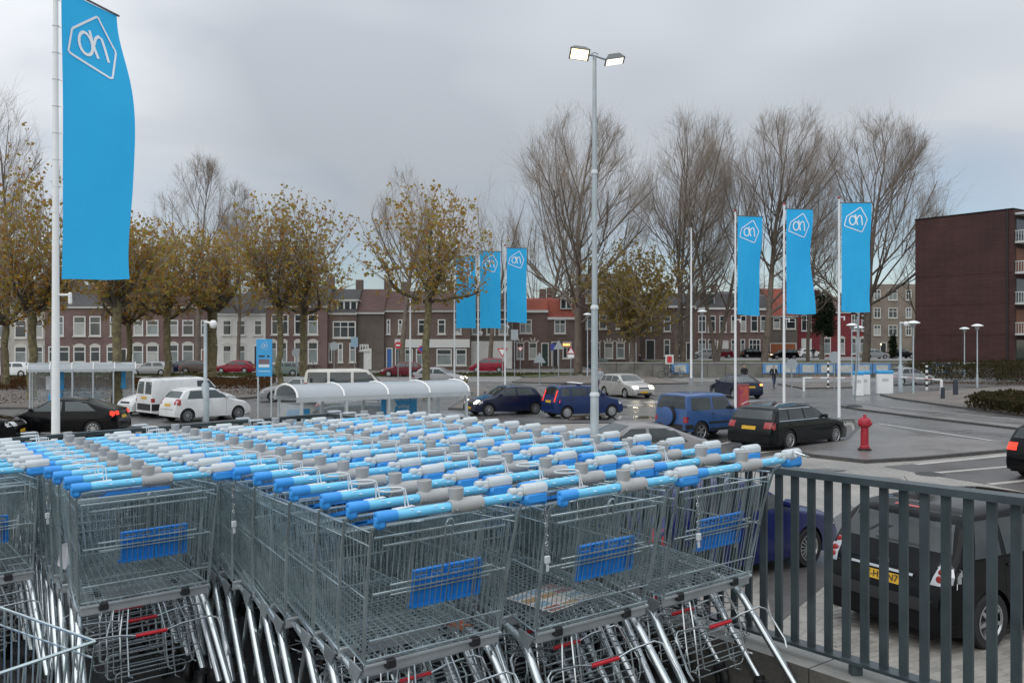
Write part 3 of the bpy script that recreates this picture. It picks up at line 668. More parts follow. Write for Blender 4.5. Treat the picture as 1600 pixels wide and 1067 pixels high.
for rx, rz, dz in ((.07, .045, 0), (.026, .04, .0), (.045, .018, .018)): q.tube([tuple(M0 @ Vector((0, rx * math.cos(k * PI / 10), dz + rz * math.sin(k * PI / 10)))) for k in range(20)], .007, 5, closed=True)
q.build('emblem', CHRM, t, 50)
patch('wiper_blade', 'rear', [(-.35, .705 * H), (.25, .70 * H), (.25, .712 * H), (-.35, .715 * H)], TRIM, .012, 5, 1)
patch('brake_lamp', 'rear', [(-.22, .935 * H), (.22, .935 * H), (.22, .945 * H), (-.22, .945 * H)], REDL, .014, 4, 1)
patch('bumper_strip', 'rear', [(-hw * .9, .30 * H), (hw * .9, .30 * H), (hw * .9, .385 * H), (-hw * .9, .385 * H)], TRIM, .014, 8, 2)
q = MB(); q.tube([(-L / 2 + .75, .0, H - .01), (-L / 2 + .45, 0, H + .28)], [.006, .003], 5); q.bbox((-L / 2 + .75, 0, H), .08, .05, .04, .015); q.build('aerial', TRIM, t)
for k in (0, 1): patch('window_sticker', 'rear', [(.36 - k * .14, .74 * H), (.40 - k * .14, .74 * H), (.28 - k * .14, .80 * H), (.22 - k * .14, .80 * H)], mat('dark_sticker', (.004, .005, .006), .3), .008, 2, 2)
# --- royal blue car below the deck
make_car('royal blue hatchback below the deck, front wheel seen through the railing', 'hatch', 3.9, 1.65, 1.45, ROYB, 'FR', G(1257, 884), R(33), (2.45, .62, .30), rim='fan')
# --- grey coupe behind the carts
make_car('warm grey hatchback right behind the cart rows, only roof and windows showing', 'fastback', 4.05, 1.68, 1.45, GRY, 'CC', GD(978, 22.6), R(194), (2.45, .75, .3), rim='cap', glass=GLASS, ends=(.12, .2))
# --- anthracite estate
t, patch, cast, (L, Wd, H, hw, zb) = make_car('anthracite estate car with roof rails parked beside the red hydrant', 'estate', 4.55, 1.77, 1.44, AUD, 'RR', G(1231, 703), R(39), (2.65, 1.0, .32), rim='multi', tailbox=(.62, .98, .50, .63, .055), belt=.64)
for s in (-1, 1):
    patch('window_chrome', 'side', [(.10 * L, zb + .006), (.66 * L, zb + .006), (.66 * L, zb + .028), (.10 * L, zb + .028)], CHRM, .008, 8, 1, s=s)
    patch('window_chrome', 'side', [(.13 * L, .905 * H), (.55 * L, .905 * H), (.55 * L, .92 * H), (.135 * L, .92 * H)], CHRM, .008, 8, 1, s=s)
    q = MB(); q.tube([(-L / 2 + .5, s * hw * .70, H * .965), (-L / 2 + .75, s * hw * .70, H + .03), (-L / 2 + 1.6, s * hw * .70, H + .045), (-L / 2 + 2.25, s * hw * .70, H + .02), (-L / 2 + 2.45, s * hw * .70, H * .965)], .014, 6); q.build('roof_rail', CHRM, t, 50)
# --- blue off-roader
t, patch, cast, (L, Wd, H, hw, zb) = make_car('steel blue three door off roader with spare wheel on its tailgate', 'offroad', 3.62, 1.63, 1.66, SUZ, 'RR', G(1093, 689), R(35), (2.2, .72, .34), rim='five', name='parked_off_roader', tumble=.14, belt=.63, dark_bumper=True, cladding=True, tailbox=(.78, .97, .40, .52, .03))
q = MB(); q.lathe([(0, -.12), (.26, -.12), (.325, -.09), (.335, .0), (.335, .07), (.30, .1), (0, .1)], 24, 'x', (-L / 2 - .06, .06, .86)); sp = q.build('spare_wheel', SUZ, t, 40)
q = MB(); q.lathe([(.337, -.06), (.345, -.02), (.345, .06), (.337, .09)], 24, 'x', (-L / 2 - .06, .06, .86)); q.build('tyre', TYRE, sp)
for s in (-1, 1): patch('side_moulding', 'side', [(.3 * L, .36 * H), (.75 * L, .36 * H), (.75 * L, .40 * H), (.3 * L, .40 * H)], TRIM, .012, 6, 1, s=s)
# --- moving and waiting cars on the road
make_car('small round navy hatchback on the road with headlamps on, facing left', 'hatch', 3.62, 1.63, 1.38, NAVY, 'FL', G(763, 650), R(207), (2.45, .5, .28), rim='multi', name='moving_car', head_on=HEADLIT, headbox=(.55, .93, .42, .52, .1))
t, patch, cast, (L, Wd, H, hw, zb) = make_car('boxy royal blue hatchback with roof bars driving right, left of the lamp post', 'boxy', 3.54, 1.58, 1.5, BLU, 'RR', G(885, 654), R(24), (2.3, .58, .28), rim='cap', name='moving_car', tail='LIT', tailbox=(.68, .86, .50, .84, .012))
for s in (-1, 1): q = MB(); q.tube([(-L / 2 + .4, s * hw * .66, H + .02), (-L / 2 + 2.0, s * hw * .66, H + .05)], .015, 6); q.build('roof_rail', TRIM, t)
q = MB(); q.bbox((-.4, 0, H + .06), .25, 1.1, .05, .015); q.build('roof_bar', WHITEP, t)
make_car('pale silver estate coming towards the camera with dazzling headlamps', 'estate', 4.25, 1.72, 1.45, SILW, 'FR', G(978, 622), R(-66), (2.5, .85, .3), rim='cap', name='moving_car', head_on=HEADLIT, headbox=(.46, .93, .42, .52, .08))
make_car('dark hatchback braking on the road behind the orange poster box', 'fastback', 4.1, 1.72, 1.42, NAVY, 'RR', G(1183, 622), R(104), (2.55, .7, .3), name='moving_car', tail='BRAKE', tailbox=(.68, .95, .55, .63, .03))
make_car('silver saloon parked beyond the white exit barrier', 'sedan', 4.4, 1.7, 1.42, SIL, 'RR', G(1408, 602), R(18), (2.6, 1.0, .3), rim='cap', tailbox=(.55, .97, .50, .62, .05))
make_car('black car with glowing tail lamp cut by the right edge of the view', 'estate', 4.4, 1.75, 1.45, BLK, 'RR', G(1703, 756), R(30), (2.6, .85, .31), tail='LIT', tailbox=(.62, .98, .50, .63, .05))
# --- left car park
make_car('black fastback car driving left behind the tall flag pole, fog lamp lit', 'fastback', 4.39, 1.69, 1.42, BLK, 'RL', G(146, 683), R(186), (2.55, .85, .3), rim='multi', name='moving_car', glass=GLASSL, head_on=HEADWARM, headbox=(.62, .90, .40, .46, .07), tail='LIT', tailbox=(.55, .97, .56, .66, .06), belt=.65)
make_car('dark car with pale bonnet edge cut by the left edge of the view', 'hatch', 3.9, 1.66, 1.46, BLK, 'FR', G(-14, 694), R(12), (2.45, .7, .3))
make_car('small white hatchback with red lamps nearest in the left car park', 'hatch', 3.6, 1.6, 1.48, WHT, 'RR', G(292, 660), R(47), (2.38, .55, .29), rim='multi', glass=GLASSL, tailbox=(.70, .99, .52, .68, .07))
t, patch, cast, (L, Wd, H, hw, zb) = make_car('white panel van with twin rear windows behind the white hatchback', 'van', 4.3, 1.72, 1.82, WHT, 'RR', G(262, 653), R(47), (2.7, .75, .30), name='parked_van', cat='van', rim='cap', tumble=.1, dark_bumper=True, tailbox=(.82, .99, .40, .50, .03), handles=False)
q = MB(); q.tube([(-L / 2 + .5, -hw * .8, H + .06), (-L / 2 + .5, hw * .8, H + .06)], .02, 6); q.build('roof_bar', TRIM, t)
q = MB(); q.tube([(-L / 2 + 2.0, -hw * .8, H + .06), (-L / 2 + 2.0, hw * .8, H + .06)], .02, 6); q.build('roof_bar', TRIM, t)
make_car('small white car facing the camera left of the white panel van', 'hatch', 3.4, 1.62, 1.47, WHT, 'FL', G(226, 650), R(232), (2.34, .45, .28), rim='multi', headbox=(.62, .95, .44, .56, .1), dark_bumper=True)
make_car('long cream minibus parked beyond the near cart shelter', 'minibus', 4.9, 1.9, 1.95, CREAM, 'CC', GD(545, 50), R(8), (3.0, .9, .32), name='parked_van', cat='van', glass=GLASS, tumble=.12, belt=.6)
make_car('silver car tucked between the cream minibus and the near cart shelter', 'hatch', 4.1, 1.7, 1.42, SIL, 'CC', GD(568, 38.5), R(10), (2.5, .75, .3), glass=GLASSL)
make_car('dark teal car seen through the panes of the near cart shelter', 'estate', 4.4, 1.74, 1.46, paint('teal', (.01, .035, .04)), 'CC', GD(585, 29.5), R(20), (2.6, .9, .3))
make_car('silver car seen low through the near cart shelter panes', 'hatch', 3.9, 1.66, 1.40, SIL, 'CC', GD(652, 26.0), R(205), (2.4, .7, .3), head_on=CLRL)
make_car('pale silver hatchback under the pair of plane trees', 'hatch', 4.0, 1.68, 1.42, SIL, 'CC', GD(462, 52), R(190), (2.45, .75, .3), glass=GLASSL)
make_car('silver car with one headlamp lit passing behind the plane tree trunk', 'hatch', 4.1, 1.7, 1.45, SIL, 'CC', GD(688, 70), R(-12), (2.5, .75, .3), lod=0, name='moving_car', head_on=HEADLIT, glass=GLASSL)
# --- cars along the far street
FAR = [('silver hatchback on the far street by the brick terrace', 'hatch', SIL, 235, 91, 186), ('white car on the far street at the left edge of the view', 'hatch', WHT, 18, 88, 184),
       ('dark blue car on the far street behind a plane tree trunk', 'hatch', NAVY, 284, 97, 184), ('grey brown hatchback on the far street beside a dark trunk', 'hatch', BRN, 312, 97, 6),
       ('red hatchback on the far street before the white house', 'hatch', RED, 367, 97, 180), ('grey green estate on the far street behind the blue sign', 'estate', GRN, 440, 90, 182),
       ('dark red estate on the far street left of the plane tree', 'estate', DRED, 628, 88, 182), ('bright red people carrier on the far street before the white shopfront', 'mpv', RED, 762, 100, 180),
       ('dark green saloon parked by the houses behind the lamp post', 'sedan', DGRN, 942, 112, 2), ('silver car parked by the houses left of the dark red one', 'hatch', SIL, 1098, 133, 183),
       ('dark red car parked by the houses right of the bare white pole', 'hatch', DRED, 1124, 138, 182), ('black car parked by the houses between the poplar trunks', 'hatch', BLK, 1178, 140, 2),
       ('white hatchback parked on the far bank behind the flags', 'hatch', WHT, 1266, 142, 2), ('dark car with headlamps lit on the far bank', 'estate', BLK, 1224, 130, 183),
       ('silver hatchback parked on the far bank before the dark red house', 'hatch', SIL, 1366, 132, 8), ('dark saloon on the far bank before the beige flats', 'sedan', BLK, 1408, 136, 6)]
for lab, kd, pm, px, d, hd in FAR:
    zz = .9 if px > 1000 else 0
    make_car(lab, kd, 4.15, 1.7, 1.45 if kd != 'mpv' else 1.65, pm, 'CC', Vector((*GD(px, d).xy, zz)), R(hd), (2.5, .8, .3), lod=0, name='street_car', group='cars along the far street', rim='cap', head_on=HEADWARM if 'lit' in lab else None, glass=GLASS if px % 2 else GLASSL)
# ================================================================== ground, roads, kerbs
def poly(*pts): return [G(*p) for p in pts]
BEIGE = brickmat('beige_concrete_tiles', (.30, .286, .26), (.265, .253, .23), (.225, .215, .196), .3, .3, TH, .65, rvar=.15)
BAY = brickmat('dark_bay_pavers', (.105, .098, .094), (.085, .079, .077), (.06, .056, .055), .22, .11, TH, .55, rvar=.25)
ISL = brickmat('grey_brown_pavers', (.20, .188, .178), (.165, .154, .147), (.11, .103, .1), .22, .11, TH + R(45), .5, rvar=.22)
ASPH = mat('wet_asphalt', (.125, .123, .12), .34, var=.16, vscale=.35, bump=.25, bscale=90, rvar=.16)
ASPH2 = mat('grey_asphalt', (.22, .217, .21), .55, var=.18, vscale=.4, bump=.2, bscale=80, rvar=.15)
PAVE = brickmat('brown_pavement', (.19, .168, .15), (.155, .138, .124), (.10, .09, .082), .3, .3, .2, .85)
KERB = mat('wet_kerb_stone', (.07, .068, .066), .5, var=.3, vscale=3)
LINE = mat('road_paint', (.52, .52, .50), .6, var=.25, vscale=5)
GRASS = mat('verge_grass', (.065, .075, .025), .9, var=.4, vscale=1.5, bump=.6, bscale=30)
SOIL = mat('leafy_bed_soil', (.085, .05, .03), .95, var=.4, vscale=2, bump=.6, bscale=20)
sheet('ground', [(-600, -60), (600, -60), (600, 900), (-600, 900)], -.03, mat('far_ground', (.10, .10, .085), .9, var=.3, vscale=.1))
sheet('car_park', [G(-1500, 900).xy.to_3d(), (-60, 4, 0), (40, 2, 0), (60, 20, 0), G(1750, 690), G(1330, 660), G(1050, 660), G(880, 662), G(420, 668), G(-300, 672)], .0, BEIGE)
sheet('road', [(-90, 36, 0), G(420, 667), G(880, 661), G(1050, 659), G(1335, 655), G(1450, 679), G(1640, 700), (40, 24, 0), (70, 24, 0), (90, 78, 0), (-90, 78, 0)], .004, ASPH)
# dark bays
sheet('parking_bay', poly((1010, 690), (1120, 664), (1330, 664), (1335, 690), (1180, 716), (1095, 712)), .008, BAY)
sheet('parking_bay', poly((1380, 729), (1640, 705), (2000, 800), (1700, 788), (1545, 757), (1455, 742)), .008, BAY)
sheet('parking_bay', poly((1190, 890), (1330, 790), (1400, 840), (1330, 880), (1210, 980)), .008, BAY)
BAYL = mat('bay_line_blocks', (.40, .385, .355), .65, var=.15, vscale=3)
def strip(name, a, b, w, z, m, kind=True):
    a, b = Vector(a[:2]), Vector(b[:2]); d = (b - a).normalized(); n = Vector((-d.y, d.x)) * w / 2
    return sheet(name, [(*(a + n), 0), (*(b + n), 0), (*(b - n), 0), (*(a - n), 0)], z, m)
for a, b, w in (((1430, 726), (1640, 705), .22), ((1462, 739), (1650, 723), .2), ((1545, 757), (1700, 741), .2), ((1085, 702), (1140, 691), .16), ((1150, 712), (1235, 702), .16), ((1215, 876), (1290, 836), .2)):
    strip('bay_line', G(*a), G(*b), w, .012, BAYL)
# raised islands with kerbs
def island(name, pts, z, m, kerb_w=.14):
    P = [Vector(p[:2]) for p in pts]; ar = sum(P[i].x * P[(i + 1) % len(P)].y - P[(i + 1) % len(P)].x * P[i].y for i in range(len(P)))
    if ar < 0: P.reverse()
    n = len(P); inn = []
    for i in range(n):
        d0 = (P[i] - P[i - 1]).normalized(); d1 = (P[(i + 1) % n] - P[i]).normalized(); n0 = Vector((-d0.y, d0.x)); n1 = Vector((-d1.y, d1.x)); bis = n0 + n1
        if bis.length < .2: bis = n0
        bis.normalize(); k = kerb_w / max(.35, bis.dot(n1)); inn.append(P[i] + bis * k)
    o = sheet(name, [(*p, 0) for p in inn], z - .004, m)
    for i in range(n):
        a, b_, c, d = P[i], P[(i + 1) % n], inn[(i + 1) % n], inn[i]; L = (b_ - a).length; k = max(1, min(14, int(L / 1.0)))
        for j in range(k):
            t0, t1 = (j + .004) / k, (j + .996) / k; q = MB()
            q.prism([tuple(a.lerp(b_, t0)), tuple(a.lerp(b_, t1)), tuple(d.lerp(c, t1)), tuple(d.lerp(c, t0))], -.02, z); q.build('kerb_stone', KERB, o)
    return o
island('pavement_island', poly((1333, 657), (1440, 680), (1560, 694), (1628, 702), (1560, 708), (1440, 719), (1352, 724), (1262, 714), (1225, 705), (1320, 690), (1338, 672)), .10, ISL)
island('median_strip', poly((1312, 636), (1345, 633), (1440, 648), (1600, 667), (1760, 685), (1760, 692), (1600, 673), (1440, 654), (1340, 641)), .09, ISL)
island('pavement', poly((1375, 618), (1440, 614), (1560, 606), (1900, 606), (1900, 690), (1600, 651), (1490, 637), (1400, 624)), .1, PAVE)
island('pavement', poly((800, 598), (822, 590), (905, 583), (1010, 588), (1075, 600), (960, 602)), .1, PAVE)
island('pavement', poly((1215, 601), (1330, 599), (1360, 606), (1255, 608)), .1, PAVE)
island('pavement', poly((-400, 637), (180, 640), (400, 622), (640, 612), (740, 616), (700, 640), (840, 645), (760, 606), (560, 600), (-400, 608)), .1, PAVE)
strip('road_line', G(1335, 656.5), G(1600, 696), .14, .012, LINE); strip('road_line', G(1390, 636), G(1700, 666), .12, .012, LINE)
for k in range(5): strip('road_line', G(980 + k * 26, 634 - k * 5), G(1004 + k * 26, 633 - k * 5), .5, .012, LINE)
for k in range(6): strip('road_line', G(640 + k * 40, 604 + k * .5), G(662 + k * 40, 604 + k * .5), .3, .012, LINE)
strip('road_line', G(905, 640), G(960, 643), .5, .012, LINE)
# puddles
WATER = mat('puddle_water', (.03, .03, .03), .015, spec=.9, coat=1.0)
def puddle(pts): 
    P = [G(*p) for p in pts]; c = sum(P, Vector()) / len(P); out_ = []
    for i in range(len(P)):
        a, b_ = P[i], P[(i + 1) % len(P)]
        for k in range(4): q = a.lerp(b_, k / 4); out_.append(q + (q - c).normalized() * rnd.uniform(-.12, .12))
    sheet('puddle', out_, .010, WATER)
puddle([(872, 652), (940, 649), (1015, 650), (1030, 653), (960, 656), (890, 656)])
puddle([(1350, 662), (1380, 667), (1440, 681), (1420, 681), (1368, 670)])
puddle([(930, 636), (985, 634), (1000, 637), (950, 639)])
t = thing('drain_cover', 'dark round drain cover at the edge of the pale lane by the bays', 'drain', G(1453, 741)); b = MB(); b.lathe([(0, .02), (.27, .02), (.3, .012), (.3, .0)], 20); b.build('cover', TRIM, t, 40)
b = MB(); b.lathe([(.31, .0), (.31, .018), (.36, .018), (.36, .0)], 20); b.build('rim', KERB, t, 40)
for k_, (px, py, r_) in enumerate(((1290, 735, .3), (1215, 735, .22), (1365, 748, .35), (1490, 672, .4), (1250, 655, .5), (960, 629, .5))):   # oil and damp stains
    P = [G(px, py) + Vector((math.cos(q) * r_ * rnd.uniform(.6, 1.3) * 1.6, math.sin(q) * r_ * rnd.uniform(.6, 1.3), 0)) for q in np.linspace(0, 2 * PI, 15)[:-1]]; sheet('damp_stain', P, .0145, mat('damp_patch', (.13, .125, .115), .4, var=.3, vscale=2))
# left side: road, leafy bed, verge, far street
sheet('road', [(-120, 77, 0), (60, 77, 0), (60, 88, 0), (-120, 88, 0)], .008, ASPH2)
sheet('grass_verge', [(-120, 88, .1), (34, 88, .1), (34, 97, .1), (-120, 97, .1)], .012, GRASS)
sheet('far_street', [(-150, 97, 0), (40, 97, 0), (40, 124, 0), (-150, 124, 0)], .004, ASPH2)
sheet('planting_bed', poly((-300, 612), (420, 610), (430, 596), (-300, 596)), .06, SOIL, .1)
island('grass_island', poly((812, 589), (900, 583.8), (905, 585.5), (830, 592)), .14, GRASS, .05)
# far bank on the right, a little higher
b = MB(); b.prism([(18, 112), (140, 95), (260, 95), (260, 300), (14, 300)], -.1, .9); tag(b.build('far_bank', GRASS), kind='structure')
sheet('far_road', [(18, 122, 0), (140, 115, 0), (140, 150, 0), (16, 150, 0)], .906, ASPH2)
# pavers under the black car, one by one where they show
b = MB(); b.bbox((0, 0, 0), .205, .098, .05, .006); pmesh = [b.mesh('paver', m_) for m_ in (mat('paver_beige', (.29, .272, .245), .65, var=.2, vscale=3), mat('paver_sand', (.26, .245, .222), .65, var=.2, vscale=3), mat('paver_grey', (.225, .215, .20), .65, var=.2, vscale=3))]
pp = tag(thing('pavement', None, None, (0, 0, 0)), kind='structure')
bed = MB(); O = G(1420, 1010); pv = []
for i in range(-16, 30):
    for j in range(-26, 26):
        x, y = (i + (.5 if j % 2 else 0)) * .21, j * .103; w = Vector((math.cos(R(30)) * x - math.sin(R(30)) * y + O.x, math.sin(R(30)) * x + math.cos(R(30)) * y + O.y, 0))
        px, py = 800 + FOC * w.x / w.y, 533.5 + FOC * EYE / w.y
        if 1300 < px < 1620 and 900 < py < 1085: pv.append((w.y, w))
pv.sort(key=lambda a: a[0])
for k, (d_, w) in enumerate(pv[:300]):
    o = obj('paver', pmesh[rnd.randrange(3)], pp, (w.x, w.y, -.006 + rnd.uniform(0, .005))); o.rotation_euler = (rnd.uniform(-.01, .01), rnd.uniform(-.01, .01), R(30))
b = MB()
for d_, w in pv[300:]: b.box(-.1025, .1025, -.049, .049, 0, .021, M=Matrix.Translation((w.x, w.y, rnd.uniform(-.003, .002))) @ Matrix.Rotation(R(30), 4, 'Z'))
if pv[300:]: tag(b.build('paver_field', MATS['paver_sand'], pp), kind='stuff')
# ================================================================== flags
FLAGB = mat('flag_blue', (.055, .56, 1.0), .8, var=.05, vscale=1.2, spec=.2)
_t = FLAGB.node_tree; _p = _t.nodes['Principled BSDF']; _tr = _t.nodes.new('ShaderNodeBsdfTranslucent'); _tr.inputs[0].default_value = (.045, .52, 1.0, 1); _mx = _t.nodes.new('ShaderNodeMixShader'); _mx.inputs[0].default_value = .45
_t.links.new(_p.outputs[0], _mx.inputs[1]); _t.links.new(_tr.outputs[0], _mx.inputs[2]); _t.links.new(_mx.outputs[0], _t.nodes['Material Output'].inputs[0])
FLAGW = mat('flag_white', (.88, .92, .95), .7)
POLEW = mat('white_pole', (.80, .83, .84), .4, var=.05, vscale=2)
def logo_lines():
    c = [(.085, .73), (.16, .41), (.63, .09), (.86, .51), (.70, .94)]; L = []; pent = []
    for i in range(5):
        p, a, e = c[i], c[i - 1], c[(i + 1) % 5]
        for s_, q in ((.16, a), (.05, a), (.05, e), (.16, e)): pent.append((p[0] + (q[0] - p[0]) * s_, p[1] + (q[1] - p[1]) * s_))
    L.append((pent, True, .030))
    L.append(([(.45 + .0 * k, .0) for k in range(0)] or [(.365 + .105 * math.cos(k * PI / 8), .545 + .15 * math.sin(k * PI / 8)) for k in range(16)], True, .042))
    L.append(([(.455, .34), (.475, .45), (.50, .58), (.535, .70)], False, .042))
    L.append(([(.50, .52), (.545, .42), (.60, .375), (.65, .40), (.675, .52), (.695, .71)], False, .042))
    return L
def flag(label, base, H, wflag, hflag, angs, ztop, wave=.05, r=.06, seed=0, logo=True):
    t = thing('banner_pole', label, 'flag pole', base); rr = random.Random(seed); ph = rr.uniform(0, 6)
    b = MB(); b.lathe([(r * 1.15, 0), (r, H * .35), (r * .72, H * .75), (r * .62, H), (0, H + .01)], 14); b.build('pole', POLEW, t, 50)
    b = MB(); b.lathe([(0, H - .03), (.075, H - .02), (.075, H + .05), (.03, H + .07), (0, H + .07)], 10); b.build('pole_cap', mat('red_brown_cap', (.3, .05, .04), .5), t, 50)
    gap = r + .06; n, m = 20, 48
    def S(s, k, off=0.0):
        k2 = k * 2; a = angs[0] + (angs[1] - angs[0]) * (.5 - .5 * math.cos(PI * min(1, k2))) if k < .5 else angs[1] + (angs[2] - angs[1]) * (.5 - .5 * math.cos(PI * min(1, k2 - 1))); w = wflag
        d = Vector((math.cos(a), math.sin(a), 0)); nn = Vector((-d.y, d.x, 0))
        rip = wave * s * math.sin(5.5 * k + 3 * s + ph) * (.2 + k) + .02 * s * math.sin(13 * k + ph) + .022 * k * math.sin(10 * s - 9 * k + ph * 2) * min(1, s * 4) + .014 * k * k * math.sin(21 * s + 12 * k + ph)
        sag = (.12 if seed == 3 else -.03) * s * k + .02 * math.sin(4 * s + ph) * k
        return d * (gap + w * s) + nn * (rip + off) + Vector((0, 0, ztop - base[2] - hflag * k + sag))
    b = MB()
    for j in range(m + 1):
        for i in range(n + 1): b.v.append(S(i / n, j / m))
    b.f = [(j * (n + 1) + i, j * (n + 1) + i + 1, (j + 1) * (n + 1) + i + 1, (j + 1) * (n + 1) + i) for j in range(m) for i in range(n)]; b.m = [0] * len(b.f)
    fl = b.build('banner', FLAGB, t, 180)
    if logo:
        for pts, closed, w in logo_lines():
            for side in (-1, 1):
                b = MB(); k = len(pts); V = []
                for i in range(k):
                    a = Vector(pts[i - 1]) if (closed or i) else Vector(pts[i]); c = Vector(pts[(i + 1) % k]) if (closed or i < k - 1) else Vector(pts[i])
                    d = (c - a).normalized(); nrm = Vector((-d.y, d.x)) * w / 2; p = Vector(pts[i])
                    for q in (p + nrm, p - nrm): V.append(S(q.x, q.y * wflag / hflag + .012, side * .012))
                F = [(2 * i, 2 * ((i + 1) % k), 2 * ((i + 1) % k) + 1, 2 * i + 1) for i in range(k if closed else k - 1)]
                b.add(V, F); b.build('banner_logo', FLAGW, fl)
    b = MB(); b.tube([Vector((0, 0, ztop - base[2] + .03)), S(0, 0) + Vector((0, 0, .03)), S(1.04, 0) + Vector((0, 0, .02))], .022, 6); b.build('banner_arm', mat('arm_dark', (.12, .12, .13), .5), t)
    for k in range(11):
        z = ztop - base[2] - hflag * (k + .5) / 11; b = MB(); a = np.interp((k + .5) / 11, [0, .5, 1], angs)
        b.tube([(math.cos(q) * r * .85 + math.cos(a) * (r * .0), math.sin(q) * r * .85, z) for q in np.linspace(0, 2 * PI, 12)[:-1]], .006, 4, closed=True); b.tube([(math.cos(a) * r * .8, math.sin(a) * r * .8, z), S(0.01, (k + .5) / 11)], .006, 4); b.build('fixing_ring', WHITEP, t)
    zc = ztop - base[2] - hflag - .25; b = MB(); b.tube([(0, 0, zc), (gap + .12, 0, zc)], .02, 6); b.bbox((gap + .12, 0, zc - .06), .06, .06, .2, .02); b.build('halyard_winch', WHITEP, t)
    return t
flag('tall white pole with a big blue banner at the left of the carts', GD(87, 15), 9.75, 1.34, 4.92, (R(74), R(53), R(64)), 9.40, .10, .062, 3)
for i, (px, py, d, lab) in enumerate(((1311, 318, 40.8, 'white banner pole beside the hydrant, nearest of three blue banners'), (1225, 327, 42.2, 'middle white pole of the three blue banners on the right'), (1149, 338, 44.8, 'leftmost white pole of the three blue banners behind the cars'))):
    flag(lab, GD(px, d), HZ(py - 8, d), 1.32, 4.92, ((R(-4), R(2), R(6)), (R(8), R(16), R(-6)), (R(10), R(18), R(22)))[i], HZ(py, d), .06, .06, 11 + i)
for i, (px, py, d, lab) in enumerate(((789, 388, 57, 'rightmost white pole of the far banner trio left of the lamp mast'), (747, 393, 55, 'middle white pole of the far banner trio, partly behind leaves'), (710, 400, 58.5, 'leftmost white pole of the far banner trio behind plane leaves'))):
    flag(lab, GD(px, d), HZ(py - 4, d), 1.28, 4.7, (R(6 + i * 4), R(12), R(4)), HZ(py, d), .05, .055, 21 + i)
def bare_pole(label, px, d, top, r=.07):
    t = thing('bare_flag_pole', label, 'pole', GD(px, d)); H = HZ(top, d); b = MB(); b.lathe([(r * 1.2, 0), (r, H * .4), (r * .55, H), (0, H)], 10); b.build('shaft', POLEW, t, 50)
    b = MB(); b.lathe([(0, H), (.09, H + .02), (.1, H + .07), (0, H + .1)], 8); b.build('cap', POLEW, t); b = MB(); b.lathe([(r * 1.8, 0), (r * 1.8, .25), (r * 1.2, .3)], 10); b.build('collar', GALV, t)
bare_pole('thin white pole without a banner, right of the leafy tree', 1080, 78, 358, .09); bare_pole('thin white pole without a banner, left of the plane trunk', 641, 60, 468)
# ================================================================== lamps
GREYL = mat('lamp_grey', (.40, .46, .49), .45, .2, var=.12, vscale=3)
base = GD(929, 18); t = thing('flood_light_mast', 'tall grey mast with two lit floodlights in the middle of the car park', 'street lamp', base)
b = MB(); b.lathe([(.085, 0), (.085, HZ(615, 18)), (.07, HZ(612, 18))], 16); b.build('lower_shaft', GREYL, t, 50)
b = MB(); b.lathe([(.07, HZ(613, 18)), (.066, HZ(480, 18))], 16); b.build('middle_shaft', GREYL, t, 50)
b = MB(); b.lathe([(.056, HZ(482, 18)), (.053, HZ(268, 18))], 16); b.build('upper_shaft', GREYL, t, 50)
b = MB(); b.lathe([(.05, HZ(270, 18)), (.038, HZ(90, 18)), (0, HZ(88, 18))], 16); b.build('top_shaft', GREYL, t, 50)
for py, r_ in ((615, .098), (479, .08), (268, .065)): z = HZ(py, 18); b = MB(); b.lathe([(r_ * .7, z - .06), (r_, z - .05), (r_, z), (r_ * .75, z + .03)], 16); b.build('collar', mat('collar_pale', (.6, .64, .66), .4), t, 50)
zt = HZ(90, 18); b = MB(); b.tube([(-.16, -.05, zt + .04), (0, 0, zt + .03), (.2, .05, zt - .02), (.34, .07, zt - .03)], .02, 8); b.tube([(-.08, 0, zt + .06), (.0, 0, zt + .1), (.08, 0, zt + .06)], .014, 6); b.build('cross_arm', GALV, t, 50)
FLW = mat('flood_lamp_lit', (1, .9, .7), .3, emit=(1, .74, .40), estr=5.0); FLC = mat('flood_lamp_cool', (1, .97, .9), .3, emit=(1, .93, .78), estr=1.6)
DKG = mat('lamp_housing', (.12, .13, .135), .5)
for s, c, m_, tilt in ((-1, Vector((-.31, -.1, zt + .03)), FLW, 24), (1, Vector((.40, -.02, zt - .09)), FLC, 6)):
    M = Matrix.Translation(c) @ Matrix.Rotation(R(-8 * s), 4, 'Y') @ Matrix.Rotation(R(-tilt), 4, 'X')
    b = MB(); P = [(-.2, -.17, 0), (.2, -.17, 0), (.2, .17, 0), (-.2, .17, 0), (-.11, -.09, .13), (.11, -.09, .13), (.11, .1, .13), (-.11, .1, .13)]
    b.add([tuple(M @ Vector(p)) for p in P], [(0, 1, 5, 4), (1, 2, 6, 5), (2, 3, 7, 6), (3, 0, 4, 7), (4, 5, 6, 7), (0, 3, 2, 1)]); h = b.build('lamp_head', DKG, t)
    b = MB(); b.box(-.165, .165, -.135, .135, -.012, -.003, M=M); b.build('lit_panel', m_, h)
LAMPC = mat('lamp_bowl', (.82, .85, .86), .35)
